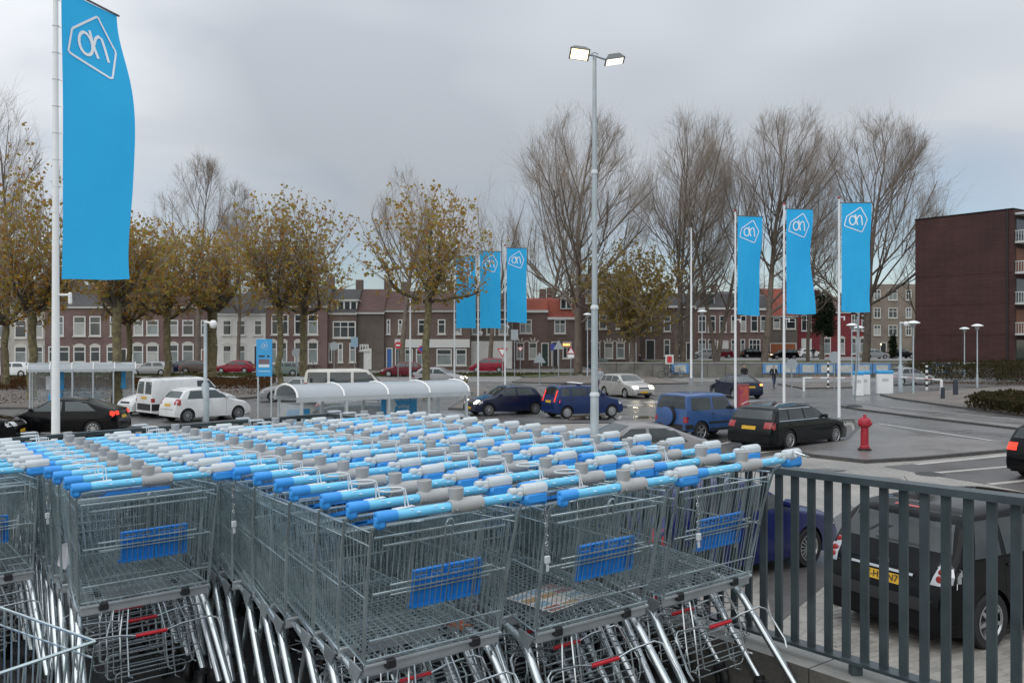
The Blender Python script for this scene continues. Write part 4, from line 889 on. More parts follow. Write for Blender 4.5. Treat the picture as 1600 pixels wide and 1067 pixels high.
def mushroom(label, px, pb, pt, w=1.0):
    base = G(px, pb); d = base.y; H = HZ(pt, d); t = thing('mushroom_lamp', label, 'street lamp', base, group='mushroom lamps'); r = .05 * w
    b = MB(); b.lathe([(r * 1.5, 0), (r * 1.5, .9), (r, 1.0), (r * .8, H - .45)], 10); b.build('post', GREYL, t, 50)
    b = MB(); b.lathe([(r, H - .46), (.13 * w, H - .40), (.17 * w, H - .25), (.18 * w, H - .2)], 14); b.build('lamp_glass', mat('lamp_glass', (.35, .38, .38), .25), t, 50)
    b = MB(); b.lathe([(.18 * w, H - .22), (.42 * w, H - .17), (.40 * w, H - .12), (.2 * w, H - .03), (0, H)], 18); b.build('hood', LAMPC, t, 50)
mushroom('mushroom lamp right of the bare white pole', 1097, 596, 484); mushroom('mushroom lamp just left of the tall floodlight mast', 918, 590, 489)
mushroom('mushroom lamp behind the silver saloon, nearest of the exit lamps', 1427, 617, 501); mushroom('shorter of two mushroom lamps before the dark brick block', 1507, 594, 511); mushroom('taller of two mushroom lamps before the dark brick block', 1527, 605, 506)
mushroom('left one of two mushroom lamps right of the nearest banner pole', 1331, 604, 505); mushroom('right one of two mushroom lamps right of the nearest banner pole', 1342, 601, 509)
def camera_post(label, px, pb, pt):
    base = G(px, pb); d = base.y; H = HZ(pt, d); t = thing('camera_post', label, 'camera post', base)
    b = MB(); b.lathe([(.16, 0), (.16, H * .37), (.08, H * .4), (.075, H)], 12); b.build('post', GREYL, t, 50)
    b = MB(); b.tube([(-.05, 0, H), (.3, -.05, H - .05)], .05, 8); b.build('arm', WHITEP, t, 50)
    b = MB(); b.lathe([(0, -.2), (.12, -.17), (.16, -.05), (.16, .05), (.1, .14), (0, .16)], 12, 'z', (.36, -.06, H - .08)); b.build('camera_dome', WHITEP, t, 60)
camera_post('grey camera post standing before the small white hatchback', 321, 658, 503); camera_post('grey camera post beside the white exit pillar', 1407, 612, 504)
# leaning sign post on the median
base = G(1335, 638); t = thing('sign_post', 'slim grey post leaning on the black foot of the median', 'post', base); b = MB(); b.tube([(0, 0, 0), (.28, 0, HZ(450, base.y))], .05, 8); b.build('post', GALV, t, 50)
b = MB(); b.lathe([(0, .2), (.3, .18), (.42, .1), (.45, .0)], 12); b.build('foot', BLACKP, t)
# ================================================================== hydrant
base = G(1351, 703, .1); t = thing('fire_hydrant', 'red fire hydrant standing on the paved island', 'hydrant', base); HR = mat('hydrant_red', (.36, .018, .035), .45, var=.2, vscale=9, rvar=.1)
b = MB(); b.lathe([(.2, 0), (.2, .05), (.15, .06)], 16); b.build('base_plate', TRIM, t, 40)
b = MB(); b.lathe([(.15, .04), (.15, .12), (.12, .15), (.115, .72)], 18); b.build('barrel', HR, t, 40)
b = MB(); b.lathe([(.115, .70), (.17, .73), (.19, .78), (.19, .92), (.155, .97), (.12, .98)], 18); b.build('head', HR, t, 40)
b = MB(); b.lathe([(.13, .97), (.12, 1.0), (.05, 1.02), (.045, 1.09), (0, 1.1)], 12); b.build('spindle_cap', HR, t, 40)
for q in (200, 320): M = Matrix.Rotation(R(q), 4, 'Z'); b = MB(); b.lathe([(0, .225), (.05, .22), (.058, .19), (.06, .1)], 12, 'x', (0, 0, .83), M=M); b.build('outlet', HR, t, 40)
# ================================================================== shelters
ROOFP = mat('frosted_roof_sheet', (.36, .395, .42), .3, var=.05, vscale=1, trans=0)
PANE = mat('shelter_glass', (.75, .8, .82), .08, alpha=.18, spec=.6)
SHF = mat('shelter_frame', (.48, .52, .54), .4, .3, var=.08, vscale=3)
SIGNB = mat('sign_blue', (.04, .33, .66), .4, var=.05, vscale=3)
def shelter(label, p0, ang, L, Wd, eave, apex, bays, low=0.0):
    t = thing('cart_shelter', label, 'shelter', p0, ang); n = 8
    arc = [(Wd / 2 - Wd / 2 * math.cos(PI * k / n), eave + (apex - eave) * math.sin(PI * k / n) ** .9) for k in range(n + 1)]
    for i in range(bays):
        x0, x1 = L * i / bays + .02, L * (i + 1) / bays - .02; b = MB()
        for x in (x0, x1):
            for y, z in arc: b.v.append((x, y, z))
            for y, z in arc: b.v.append((x, y, z - .012))
        k = n + 1; b.f = [(j, j + 1, 2 * k + j + 1, 2 * k + j) for j in range(n)] + [(k + j + 1, k + j, 3 * k + j, 3 * k + j + 1) for j in range(n)]; b.m = [0] * len(b.f); b.build('roof_sheet', ROOFP, t, 60)
    for i in range(bays + 1):
        x = L * i / bays; b = MB(); b.tube([(x, y, z + .004) for y, z in arc], .03, 5); b.build('roof_rib', WHITEP, t, 60)
    for y in (0, Wd):
        b = MB(); b.box(-.02, L + .02, y - .04, y + .04, eave - .11, eave - .012); b.build('eave_beam', SHF, t)
        for i in range(bays + 1):
            x = .1 + (L - .2) * i / bays
            b = MB(); b.box(x - .035, x + .035, y - .035, y + .035, low, eave - .1); b.build('post', SHF, t)
    for i in range(bays):   # back wall panes
        x0, x1 = .1 + (L - .2) * i / bays + .05, .1 + (L - .2) * (i + 1) / bays - .05; b = MB(); b.box(x0, x1, Wd - .006, Wd + .006, .25, eave - .2); b.build('glass_pane', PANE, t)
        b = MB(); b.box(x0 - .01, x1 + .01, Wd - .02, Wd + .02, .55, .60); b.build('mid_rail', SHF, t)
    b = MB(); b.box(.09, .102, .08, Wd - .08, .25, eave - .2); b.build('glass_pane', PANE, t)
    return t
nl = Vector((-5.3, 22.15)); nang = math.atan2(25 - 22.15, -1.19 + 5.3)
ns = shelter('near cart shelter with curved pale roof behind the cart rows', (nl.x, nl.y, 0), nang, 5.0, 1.55, 2.05, 2.36, 4)
fl_ = Vector((-23.8, 44.0)); fs_ = shelter('far cart shelter with curved pale roof left, behind the flag pole', (fl_.x, fl_.y, 0), R(24), 4.9, 1.6, 2.05, 2.38, 5)
def local(o, x, y, z=0): return Matrix.Rotation(o.rotation_euler.z, 4, 'Z') @ Vector((x, y, z)) + Vector(o.location)
def board(name, label, p, ang, w, h, z0, cat='sign', thick=.06, post=True, m=None):
    t = thing(name, label, cat, (p[0], p[1], 0), ang); b = MB(); b.bbox((0, 0, z0 + h / 2), w, thick, h, .012); b.build('panel', m or SIGNB, t)
    if post:
        for x in (-w * .42, w * .42): b = MB(); b.box(x - .03, x + .03, .02, .07, 0, z0 + h * .9); b.build('post', SHF, t)
    return t
PRW = mat('sign_print', (.62, .72, .78), .5)
def printed(t, items, y=-.034):
    for it in items:
        if isinstance(it[0], str):
            me = text_mesh(it[0], it[3], .002); me.materials.append(PRW); o = obj('lettering', me, t, (it[1], y - .004, it[2])); o.rotation_euler = (PI / 2, 0, 0)
        else:
            b = MB(); b.add([(x, y, z) for x, z in it] + [(x, y + .004, z) for x, z in it], [tuple(range(len(it)))]); b.build('printed_mark', PRW, t)
p = local(ns, 3.55, 1.42); t = board('service_board', 'blue board with white tag shape under the right end of the near shelter', p, nang, 1.12, 1.05, .98)
printed(t, [[(-.42, 1.32), (-.2, 1.30), (-.14, 1.62), (-.08, 1.64), (-.25, 1.96), (-.44, 1.98), (-.42, 1.75)], ('Service en', .17, 1.84, .17), ('uitleg', .12, 1.62, .17)])
p = local(ns, .55, 1.35); t = board('logo_board', 'square blue board with white outline logo at the left end of the near shelter', p, nang, .62, .72, .95)
def logo_on(t, cx, cz, s, y=-.04):
    for pts, closed, w in logo_lines():
        b = MB(); P = [(cx + (x - .47) * s, y, cz - (z - .52) * s) for x, z in pts]; b.tube(P, w * s * .5, 4, closed=closed); b.build('printed_logo', PRW, t)
logo_on(t, 0, 1.31, .5)
p = local(fs_, 1.25, 1.2); t = board('info_board', 'tall blue board with white cart picture in the far shelter', p, R(20), .62, 1.5, .75); printed(t, [[(-.16, 1.42), (.16, 1.46), (.12, 1.22), (-.1, 1.24)], [(-.1, 1.2), (.12, 1.2), (.12, 1.17), (-.1, 1.17)]])
p = local(fs_, 4.15, 1.4); t = board('hanging_board', 'blue board hanging at the right end of the far shelter', p, R(20), .62, .95, .98)
p = local(fs_, 1.2, .6); t = thing('litter_bin', 'bright blue litter bin with dark slot before the far shelter', 'bin', p, R(24)); b = MB(); b.bbox((0, 0, .42), .6, .5, .84, .05); b.build('bin_body', SIGNB, t); b = MB(); b.bbox((0, -.252, .72), .4, .02, .1, .008); b.build('slot', TRIM, t)
p = local(fs_, .85, 1.1); t = board('notice_plate', 'small white notice plate in the far shelter', p, R(24), .2, .7, 1.0, m=WHITEP)
# small cart row in the far shelter
for i in range(10):
    q = local(fs_, 1.7 + i * .22, .85); t = thing('shopping_cart', 'shopping cart in the far shelter, %s from the left of its row' % ORD[i + 1], 'shopping cart', q, R(24) + PI / 2, 'carts in the far shelter')
    for nm, k in (('basket_side', 'side-1'), ('basket_side', 'side1'), ('handle', 'handle'), ('coin_lock', 'lock'), ('leg', 'leg-1'), ('leg', 'leg1'), ('basket_floor', 'floor'), ('basket_front', 'front'), ('seat_flap', 'flap')): obj(nm, CM[k], t)
# blue route sign left of the near shelter
t = board('route_sign', 'tall pale blue directory sign beside the pair of plane trees', GD(413, 40), R(-8), .74, 1.66, HZ(588, 40)); logo_on(t, .02, HZ(540, 40), .45)
for (z, h, x0, x1, dark) in ((556.5, .07, -.25, .03, 1), (556.5, .07, .14, .26, 1), (565, .22, -.25, .25, 0), (571.5, .13, -.25, .25, 2), (580, .03, -.28, .28, 2)):
    zc = HZ(z, 40); b = MB(); b.bbox(((x0 + x1) / 2, -.034, zc), x1 - x0, .008, h, .002); b.build('printed_block', (PRW, TRIM, PRW)[dark] if dark != 0 else mat('print_greyred', (.18, .12, .14), .5), t)
# ================================================================== traffic signs
SIGNG = mat('sign_back_grey', (.36, .40, .42), .5, .3); SIGNR = mat('sign_red', (.5, .03, .04), .45); SIGNP = mat('sign_deep_blue', (.05, .07, .35), .45)
def sign(label, px, pb, pt, shape, size, m, inner=None, extra=None):
    size *= .64
    base = G(px, pb); d = base.y; H = HZ(pt, d); t = thing('traffic_sign', label, 'traffic sign', base); b = MB(); b.lathe([(.045, 0), (.04, H), (0, H)], 8); b.build('post', GALV, t, 50)
    def plate(name, r, mm, y, par=None, zc=None):
        zc = zc if zc is not None else H - size; b = MB()
        if shape == 'tri': pts = [(-r, -r * .62), (r, -r * .62), (0, r * 1.1)]
        elif shape == 'yield': pts = [(-r, r * .62), (0, -r * 1.1), (r, r * .62)]
        elif shape == 'round': pts = [(r * math.cos(k * PI / 10), r * math.sin(k * PI / 10)) for k in range(20)]
        else: pts = [(-r * .7, -r), (r * .7, -r), (r * .7, r), (-r * .7, r)]
        b.prism(pts, -.012, .012, M=Matrix.Translation((0, y, zc)) @ Matrix.Rotation(PI / 2, 4, 'X')); return b.build(name, mm, par or t)
    p = plate('sign_plate', size, m, -.06)
    if inner: plate('sign_face', size * .68, inner, -.085, p)
    if extra == 'bar': b = MB(); b.box(-size * .6, size * .6, -.1, -.08, H - size - .07, H - size + .07); b.build('white_bar', WHITEP, p)
    if extra == 'plate': b = MB(); b.bbox((0, -.06, H - size * 2.15), size * 1.5, .03, .32, .008); b.build('sub_plate', WHITEP, t)
    return t
sign('grey back of a triangular sign left of the boxy blue car', 843, 603, 551, 'tri', .75, SIGNG); sign('grey back of a larger triangular sign before the brick house', 873, 594, 532, 'tri', .75, SIGNG)
sign('red bordered warning triangle with white plate below', 892, 592, 542, 'tri', .62, SIGNR, WHITEP, 'plate'); sign('small red and white yield sign before the brick house', 813, 582, 540, 'yield', .55, SIGNR, WHITEP)
sign('red and white yield sign behind the far banner pole', 785, 590, 541, 'yield', .8, SIGNR, WHITEP); sign('grey rectangular sign back on a post right of the far banners', 804, 592, 515, 'rect', .75, SIGNG)
sign('blue rectangular sign on a post before the brick doorway', 864, 580, 537, 'rect', .6, SIGNP); sign('red no entry disc with white bar before the brick shop', 622, 592, 534, 'round', .5, SIGNR, None, 'bar')
sign('blue disc with red rim before the white shopfront', 659, 590, 540, 'round', .55, SIGNR, SIGNP); sign('grey round sign back left of the far houses', 522, 582, 534, 'round', .75, SIGNG); sign('pale blue rectangular sign beside the round sign back', 554, 585, 527, 'rect', .8, mat('sign_pale_blue', (.25, .38, .48), .5))
sign('grey octagonal sign back on a post left of the exit barrier', 1237, 617, 560, 'round', .55, SIGNG); sign('tall grey round sign back behind the nearest banner pole', 1304, 615, 549, 'round', .60, SIGNG)
sign('round grey sign back by the pair of plane trunks', 463, 596, 544, 'round', .6, SIGNG)
# ================================================================== exit barriers, bollards
def barrier(label, a, b_, zb=.95):
    A, B = G(*a), G(*b_); t = thing('boom_barrier', label, 'barrier', A); d = B - A
    b = MB(); n = 7
    for k in range(n): b.tube([d * (k / n) + Vector((0, 0, zb)), d * ((k + 1) / n) + Vector((0, 0, zb))], .05, 6, mi=k % 2 if 0 < k < 6 else 0)
    b.build('boom', [WHITEP, mat('boom_pale_red', (.55, .38, .36), .5)], t, 50)
    b = MB(); b.bbox((0, 0, .5), .14, .14, 1.0, .02); b.build('post', WHITEP, t)
    b = MB(); b.tube([d + Vector((0, 0, 0)), d + Vector((0, 0, zb))], .03, 6); b.build('rest_post', WHITEP, t)
barrier('white boom barrier left of the white exit pillars', (1256, 612), (1346, 612)); barrier('white boom barrier before the silver saloon', (1471, 618), (1384, 610), 1.0)
def pillar(label, px, py, w=.72, h=1.55):
    t = thing('exit_pillar', label, 'pay machine', G(px, py), R(-10)); b = MB(); b.bbox((0, 0, h * .43), w, .5, h * .86, .04); b.build('cabinet', WHITEP, t); b = MB(); b.bbox((0, 0, h * .93), w + .04, .54, h * .145, .05); b.build('blue_top', SIGNB, t); b = MB(); b.bbox((0, -.252, h * .6), w * .4, .01, .2, .004); b.build('card_slot', mat('slot_grey', (.5, .5, .5), .5), t)
pillar('front white exit pillar with blue top right of the banner pole', 1341, 618.5, .6); pillar('white exit pillar with blue top half hidden behind another', 1351, 617, .6); pillar('wide white exit pillar with blue top standing alone', 1382, 615.5, 1.0)
def bollard(label, px, py, h=.95, m=None, bands=False, r=.12):
    t = thing('bollard', label, 'bollard', G(px, py)); m = m or mat('bollard_dark', (.03, .04, .055), .5); b = MB(); b.lathe([(r, 0), (r, h - .12), (r * .8, h - .1), (r * .8, h - .06), (r, h - .05), (r * .9, h), (0, h + .02)], 12); b.build('shaft', m, t, 40)
    if bands:
        for k in range(4): b = MB(); b.lathe([(r + .004, h * (.1 + k * .24)), (r + .004, h * (.22 + k * .24))], 12); b.build('black_band', TRIM, t)
bollard('short dark bollard right of the exit barrier', 1473, 625, .75); bollard('taller dark bollard right of the exit barrier', 1493, 619, 1.05, r=.15)
bollard('black and white banded bollard before the exit barrier', 1294, 607, 1.9, WHITEP, True, .07); bollard('black and white banded bollard by the right barrier end', 1448, 608, 1.7, WHITEP, True, .09); 
# orange poster box
t = thing('poster_box', 'small orange red poster stand right of the off roader', 'poster', G(1161, 640), R(20)); b = MB(); b.bbox((0, 0, .65), .7, .12, 1.3, .03); b.build('frame', mat('poster_frame', (.25, .06, .07), .5), t)
b = MB(); b.bbox((0, -.065, .68), .54, .02, 1.0, .01); b.build('poster', mat('poster_print', (.55, .14, .05), .5, col2=(.35, .03, .12), vscale=4), t)
# ================================================================== parapet wall with blue and white panels
t = thing('parapet_wall', 'long grey parapet wall with blue posts and pale panels across the far side', 'wall', GD(1030, 86)); PW = mat('parapet_stone', (.16, .155, .14), .8, var=.35, vscale=.7, bump=.3, bscale=12); PB = mat('parapet_blue', (.09, .24, .48), .6, var=.2, vscale=3); PP = mat('parapet_panel', (.42, .44, .42), .6, var=.2, vscale=3)
A, B = GD(935, 86), GD(1800, 84); d = B - A; n = 30; o0 = Vector(t.location)
for k in range(n):
    p, q = A + d * (k / n) - o0, A + d * ((k + 1) / n) - o0; b = MB(); b.box(p.x + .01, q.x - .01, p.y - .2, p.y + .25, 0, 1.35); b.build('wall_block', PW, t)
    b = MB(); b.box(p.x + .01, q.x - .01, p.y - .26, p.y + .31, 1.352, 1.46); b.build('coping', mat('coping_grey', (.26, .26, .25), .7, var=.2, vscale=2), t)
    if k in (4, 9, 10, 11, 12, 13, 14, 15, 18, 19, 26, 27, 28): 
        b = MB(); b.box(p.x + .03, q.x - .03, p.y - .255, p.y - .205, .42, 1.34); f_ = b.build('blue_frame', PB, t); b = MB(); b.box(p.x + .3, q.x - .3, p.y - .275, p.y - .258, .52, 1.22); b.build('pale_panel', PP, f_)
# ================================================================== houses across the street
BR = {k: brickmat('brick_' + k, c1, c2, mo, .22, .065, 0, .85, wall=True, bump=.1, msize=.12) for k, c1, c2, mo in (
    ('purple', (.165, .098, .088), (.135, .08, .074), (.18, .15, .14)), ('brown', (.14, .098, .082), (.12, .082, .07), (.16, .135, .12)), ('dark', (.062, .021, .023), (.044, .015, .017), (.055, .028, .029)),
    ('red', (.20, .02, .028), (.16, .016, .024), (.2, .06, .06)), ('grey', (.12, .10, .085), (.10, .083, .072), (.14, .125, .11)), ('buff', (.24, .205, .17), (.2, .17, .14), (.24, .21, .18)))}
RENDW = mat('white_render', (.60, .60, .58), .8, var=.08, vscale=1.2); RENDC = mat('cream_stone', (.40, .38, .34), .8, var=.12, vscale=1.2)
FRW = mat('window_white', (.62, .63, .61), .5); WGL = mat('window_glass', (.035, .045, .05), .08, spec=.7, var=.5, vscale=.35); WGC = mat('window_curtain', (.20, .23, .23), .35, var=.35, vscale=.6); STONE = mat('stone_trim', (.5, .48, .44), .7)
TILE = {'red': brickmat('roof_tiles_red', (.27, .062, .035), (.22, .05, .03), (.11, .03, .022), .25, .3, 0, .8, wall=True), 'slate': brickmat('roof_slate', (.062, .060, .062), (.05, .049, .052), (.03, .03, .03), .25, .3, 0, .7, wall=True), 'brown': brickmat('roof_tiles_brown', (.10, .055, .045), (.085, .045, .04), (.05, .03, .028), .25, .3, 0, .8, wall=True)}
DOORM = {'white': FRW, 'blue': mat('door_blue', (.04, .13, .36), .4), 'green': mat('door_green', (.012, .035, .03), .4), 'orange': mat('door_orange', (.26, .085, .03), .5), 'brown': mat('door_brown', (.17, .06, .025), .5), 'dark': mat('door_dark', (.02, .02, .022), .4), 'red': mat('door_red', (.15, .02, .02), .4)}
WGD = mat('window_blind', (.36, .37, .35), .4, var=.2, vscale=.8); hrnd = random.Random(5)
def house(label, px0, px1, d, top, wall, wins=(), doors=(), roof=None, z0=0.0, depth=9.0, cat='house', name='terraced_house', cornice=True, arch=(), fascia=None):
    """everything in photo pixels measured on the facade plane at distance d"""
    k = d / FOC; X = lambda px: (px - 800) * k; Zp = lambda py: HZ(py, d); x0, x1 = X(px0), X(px1); zt = Zp(top)
    t = thing(name, label, cat, (x0, d, z0)); Lx = lambda px: X(px) - x0; Lz = lambda py: Zp(py) - z0; w = x1 - x0; H = zt - z0
    b = MB(); b.box(0, w, 0, depth, -.2, H); b.build('wall', wall, t)
    if cornice: b = MB(); b.box(-.05, w + .05, -.22, -.003, H - .28, H + .04); b.build('cornice', FRW, t)
    for it in wins:
        a, c, y0, y1 = it[:4]; opt = it[4] if len(it) > 4 else ''
        xa, xc, za, zc = Lx(a), Lx(c), Lz(y1), Lz(y0); b = MB(); fw = .13
        b.box(xa, xa + fw, -.07, -.002, za, zc); b.box(xc - fw, xc, -.07, -.002, za, zc); b.box(xa + fw, xc - fw, -.07, -.002, zc - fw, zc); b.box(xa + fw, xc - fw, -.07, -.002, za, za + fw)
        zm = za + (zc - za) * .66; b.box(xa + fw, xc - fw, -.06, -.002, zm - .05, zm + .05)
        if 'm' in opt:
            n = 3 if 'mm' in opt else 2
            for q in range(1, n): xm = xa + (xc - xa) * q / n; b.box(xm - .05, xm + .05, -.065, -.002, za + fw, zc - fw)
        wdw = b.build('window', FRW, t)
        b = MB(); b.box(xa + fw, xc - fw, -.02, -.003, zm + .05, zc - fw); b.build('pane', WGL, wdw)
        b = MB(); b.box(xa + fw, xc - fw, -.02, -.003, za + fw, zm - .05); b.build('pane', (WGC if hrnd.random() < .75 else WGD) if 'c' in opt else (WGL, WGL, WGC, WGD)[hrnd.randrange(4)], wdw)
        b = MB(); b.box(xa - .1, xc + .1, -.16, -.002, za - .14, za - .005); b.build('sill', STONE, wdw)
        if 'a' in opt:
            b = MB(); n = 7; r_ = (xc - xa) / 2 + .1
            P = [(xa - .1 + 2 * r_ * q / n, zc + .02 + .32 * math.sin(PI * q / n)) for q in range(n + 1)]; Q = [(x, zc - .02) for x, z in P[::-1]]
            b.prism(P + Q, .003, .09, M=Matrix.Rotation(PI / 2, 4, 'X')); b.build('arch', STONE, wdw)
        if 'v' in opt:   # banded brick arch
            n = 7
            for q in range(n):
                if q % 2: continue
                an = R(150 - 120 * (q + .5) / n); c_ = (xa + xc) / 2; b = MB(); M = Matrix.Translation((c_, -.03, zc - .35)) @ Matrix.Rotation(-(an - PI / 2), 4, 'Y'); b.box(-.1, .1, -.03, .025, .45, .95, M=M); b.build('arch_stone', STONE, wdw)
    for (a, c, y0, y1, m_) in doors:
        b = MB(); b.box(Lx(a), Lx(c), -.05, -.002, Lz(y1), Lz(y0)); dd = b.build('door', DOORM[m_], t)
        b = MB(); xa, xc, za, zc = Lx(a), Lx(c), Lz(y1), Lz(y0); b.box(xa - .12, xa - .003, -.09, -.002, za, zc + .12); b.box(xc + .003, xc + .12, -.09, -.002, za, zc + .12); b.box(xa - .003, xc + .003, -.09, -.002, zc + .003, zc + .12); b.build('door_frame', FRW, dd)
        b = MB(); b.bbox((xc - .2, -.09, za + 1.05), .05, .06, .12, .01); b.build('handle', CHRM, dd)
    if fascia:
        a, c, y0, y1, m_ = fascia; b = MB(); b.box(Lx(a), Lx(c), -.12, -.001, Lz(y1), Lz(y0)); b.build('shop_fascia', m_, t)
    if roof:
        kind, ridge, tm = roof[:3]; hr = Lz(ridge)
        if kind == 'gable': prof_ = [(-.35, H - .02), (depth * .42, hr), (depth * .58, hr), (depth + .2, H - .02)]
        elif kind == 'mansard': prof_ = [(-.15, H + .05), (1.3, H + (hr - H) * .8), (depth * .5, hr), (depth + .1, H + .05)]
        b = MB(); n = len(prof_); vs = [(x, y, z) for x in (.0, w) for y, z in prof_]; b.add(vs, [tuple(range(n)), tuple(range(n, 2 * n))[::-1]] + [(i, n + i, n + (i + 1) % n, (i + 1) % n) for i in range(n)]); rf = b.build('roof', TILE[tm], t)
        for cx in roof[3] if len(roof) > 3 else (): b = MB(); x = Lx(cx); b.bbox((x, depth * .5, hr + .45), .9, .6, 1.5, .04); b.build('chimney', wall if wall is not RENDW else BR['brown'], rf)
        for dm in roof[4] if len(roof) > 4 else ():
            a, c, y0, y1 = dm; b = MB(); b.box(Lx(a), Lx(c), .25, 3.2, Lz(y1), Lz(y0)); dr = b.build('dormer', FRW, t); b = MB(); b.box(Lx(a) - .15, Lx(c) + .15, .05, 3.3, Lz(y0) + .003, Lz(y0) + .15); b.build('dormer_roof', FRW, dr)
            n = max(1, round((c - a) / 10)); 
            for q in range(n): xa = Lx(a) + (Lx(c) - Lx(a)) * q / n + .1; xb = Lx(a) + (Lx(c) - Lx(a)) * (q + 1) / n - .1; b = MB(); b.box(xa, xb, .22, .247, Lz(y1) + .15, Lz(y0) - .12); b.build('dormer_pane', WGL, dr)
    return t
U_ = lambda xs, y0, y1, o='': [(a, b_, y0, y1, o) for a, b_ in xs]
house('cream stone house at the left edge of the view', -70, 70, 106, 478, RENDC, U_([(-30, -8), (-4, 14), (23, 42), (54, 68)], 500, 528) + U_([(-30, -8), (-2, 14), (23, 42), (54, 68)], 541, 568, 'ca'), roof=('gable', 440, 'slate', (40,)))
house('purple brick terrace house right of the cream stone one', 70, 202, 106, 478, BR['purple'], U_([(82, 100), (115, 134), (140, 158), (172, 186)], 494, 525) + U_([(115, 134), (141, 157), (167, 182)], 541, 566, 'a') + [(76, 109, 541, 566, 'm')], [(188, 197, 546, 577, 'dark')], ('gable', 442, 'slate', (96, 170)))
house('purple brick terrace house behind the silver street car', 202.2, 258, 106, 479, BR['purple'], U_([(209, 224), (229, 248)], 500, 524) + U_([(207, 224), (229, 248)], 539, 570, 'ac'), roof=('gable', 444, 'slate', (250,)))
house('purple brick terrace house left of the white house', 258.2, 336, 106, 478, BR['purple'], U_([(263, 279), (285, 303), (314, 328)], 500, 524) + U_([(264, 279), (285, 303)], 538, 570, 'ac'), [(316, 327, 547, 577, 'orange')], ('gable', 442, 'brown', (300,)))
house('white rendered terrace house', 336.2, 415, 106, 489, RENDW, U_([(348, 362), (369, 384), (397, 410)], 500, 524) + U_([(348, 362), (369, 384)], 539, 569, 'ca'), [(398, 408, 541, 577, 'dark')], ('gable', 455, 'slate', (380,)))
house('brick house with tall white windows behind the pair of plane trees', 415.2, 511, 106, 477, BR['purple'], U_([(424, 435), (441, 451), (460, 471), (481, 497)], 491, 523) + U_([(421, 433), (440, 449), (460, 471), (481, 497)], 534, 568, 'ac'), roof=('gable', 444, 'slate', (430, 505)))
house('brown brick house with wide dormer and balcony', 511.2, 557, 107, 488, BR['brown'], U_([(520, 556)], 502, 528, 'mm') + U_([(513, 519), (528, 536), (546, 556)], 536, 566), roof=('gable', 449, 'slate', (552,), ((517, 557, 470, 486.5),)))
house('dark gabled brick house with white verge boards', 557.2, 600, 107.5, 487, BR['grey'], U_([(562, 576)], 538, 548, 'mm'), [(570, 579, 546, 577, 'white')], ('gable', 449, 'brown', (598,)))
house('brown brick corner shop with white fascia', 600.2, 735, 108, 484, BR['brown'], U_([(604, 610), (622, 629), (653, 666), (684, 696), (709, 721)], 499, 522) + U_([(632, 645), (650, 667), (682, 706), (712, 729)], 545, 571, 'c'), [(605, 612, 545, 575, 'blue'), (619, 626, 545, 575, 'dark')], ('gable', 452, 'brown', (625, 700)), fascia=(617, 734, 530, 543, FRW))
house('brick house with white painted shopfront behind the red people carrier', 735.2, 801, 110, 483, BR['grey'], U_([(737, 752), (760, 774), (779, 794)], 498, 523), roof=('gable', 455, 'slate', (770,)), fascia=(736, 800, 533, 576, RENDW))
hs = bpy.data.objects.new
house('low brick house with banded window arches and red tiled lean roof', 801.2, 856, 114, 485, BR['purple'], U_([(812, 831)], 499, 521, 'm') + U_([(807, 819), (826, 839)], 535, 561, 'v'), [(847, 856, 537, 572, 'green')], ('mansard', 463, 'red', (850,)))
house('brick house with red mansard roof, dormer and lit window', 856.2, 908, 114, 496, BR['brown'], U_([(866, 884)], 499, 521, 'm') + [(879, 893, 534, 560, 'm')], [(863, 871, 535, 572, 'dark')], ('mansard', 461, 'red', (862, 900), ((876, 894, 467, 483),)))
t = house('tall brick house behind the leafy brown tree', 908.2, 1000, 122, 440, BR['brown'], U_([(915, 926), (936, 948), (962, 974), (982, 992)], 452, 474) + U_([(915, 926), (936, 948), (962, 974), (982, 992)], 492, 514) + U_([(924, 938), (944, 958), (963, 976)], 535, 560, 'v'), [(984, 993, 537, 570, 'dark')], ('gable', 425, 'slate', (930, 990)))
house('brick house between the leafy tree and the bare white pole', 1000.2, 1086, 128, 478, BR['brown'], U_([(1008, 1018), (1037, 1048), (1060, 1071)], 494, 518) + U_([(1037, 1047), (1057, 1067)], 530, 556), [(1010, 1022, 532, 562, 'dark'), (1073, 1080, 536, 562, 'dark')], ('mansard', 455, 'slate', (1040,)))
house('purple brick house with dark mansard and single dormer', 1086.2, 1152, 142, 481, BR['purple'], U_([(1091, 1103), (1106, 1118), (1124, 1135), (1142, 1150)], 493, 519) + U_([(1091, 1103), (1106, 1118), (1142, 1150)], 530, 553, 'c'), [(1121, 1128, 533, 560, 'white'), (1130, 1137, 533, 560, 'white')], ('mansard', 453, 'slate', (1125,), ((1103, 1117, 459, 479),)), z0=.9)
house('purple brick house behind the leftmost banner of the trio', 1152.2, 1200, 142, 482, BR['purple'], U_([(1157, 1166), (1173, 1184), (1188, 1197)], 493, 518) + [(1157, 1164, 530, 553, ''), (1170, 1188, 530, 555, 'mm')], roof=('mansard', 457, 'slate', (1190,)), z0=.9)
house('dark brick house with red tiled roof and orange garage door', 1200.2, 1246, 148, 493, BR['grey'], U_([(1208, 1219), (1228, 1243)], 497, 514), [(1204, 1243, 537, 561, 'orange')], ('gable', 449, 'red', (1240,)), z0=.9)
house('red painted brick house with white trimmed windows', 1246.2, 1360, 150, 487, BR['red'], U_([(1252, 1268), (1280, 1290), (1330, 1340), (1346, 1357)], 492, 517, 'm') + U_([(1287, 1298), (1311, 1320), (1330, 1338), (1343, 1358)], 528, 553, 'ca'), [(1253, 1267, 530, 563, 'white')], ('gable', 462, 'brown', (1290, 1350)), z0=.9)
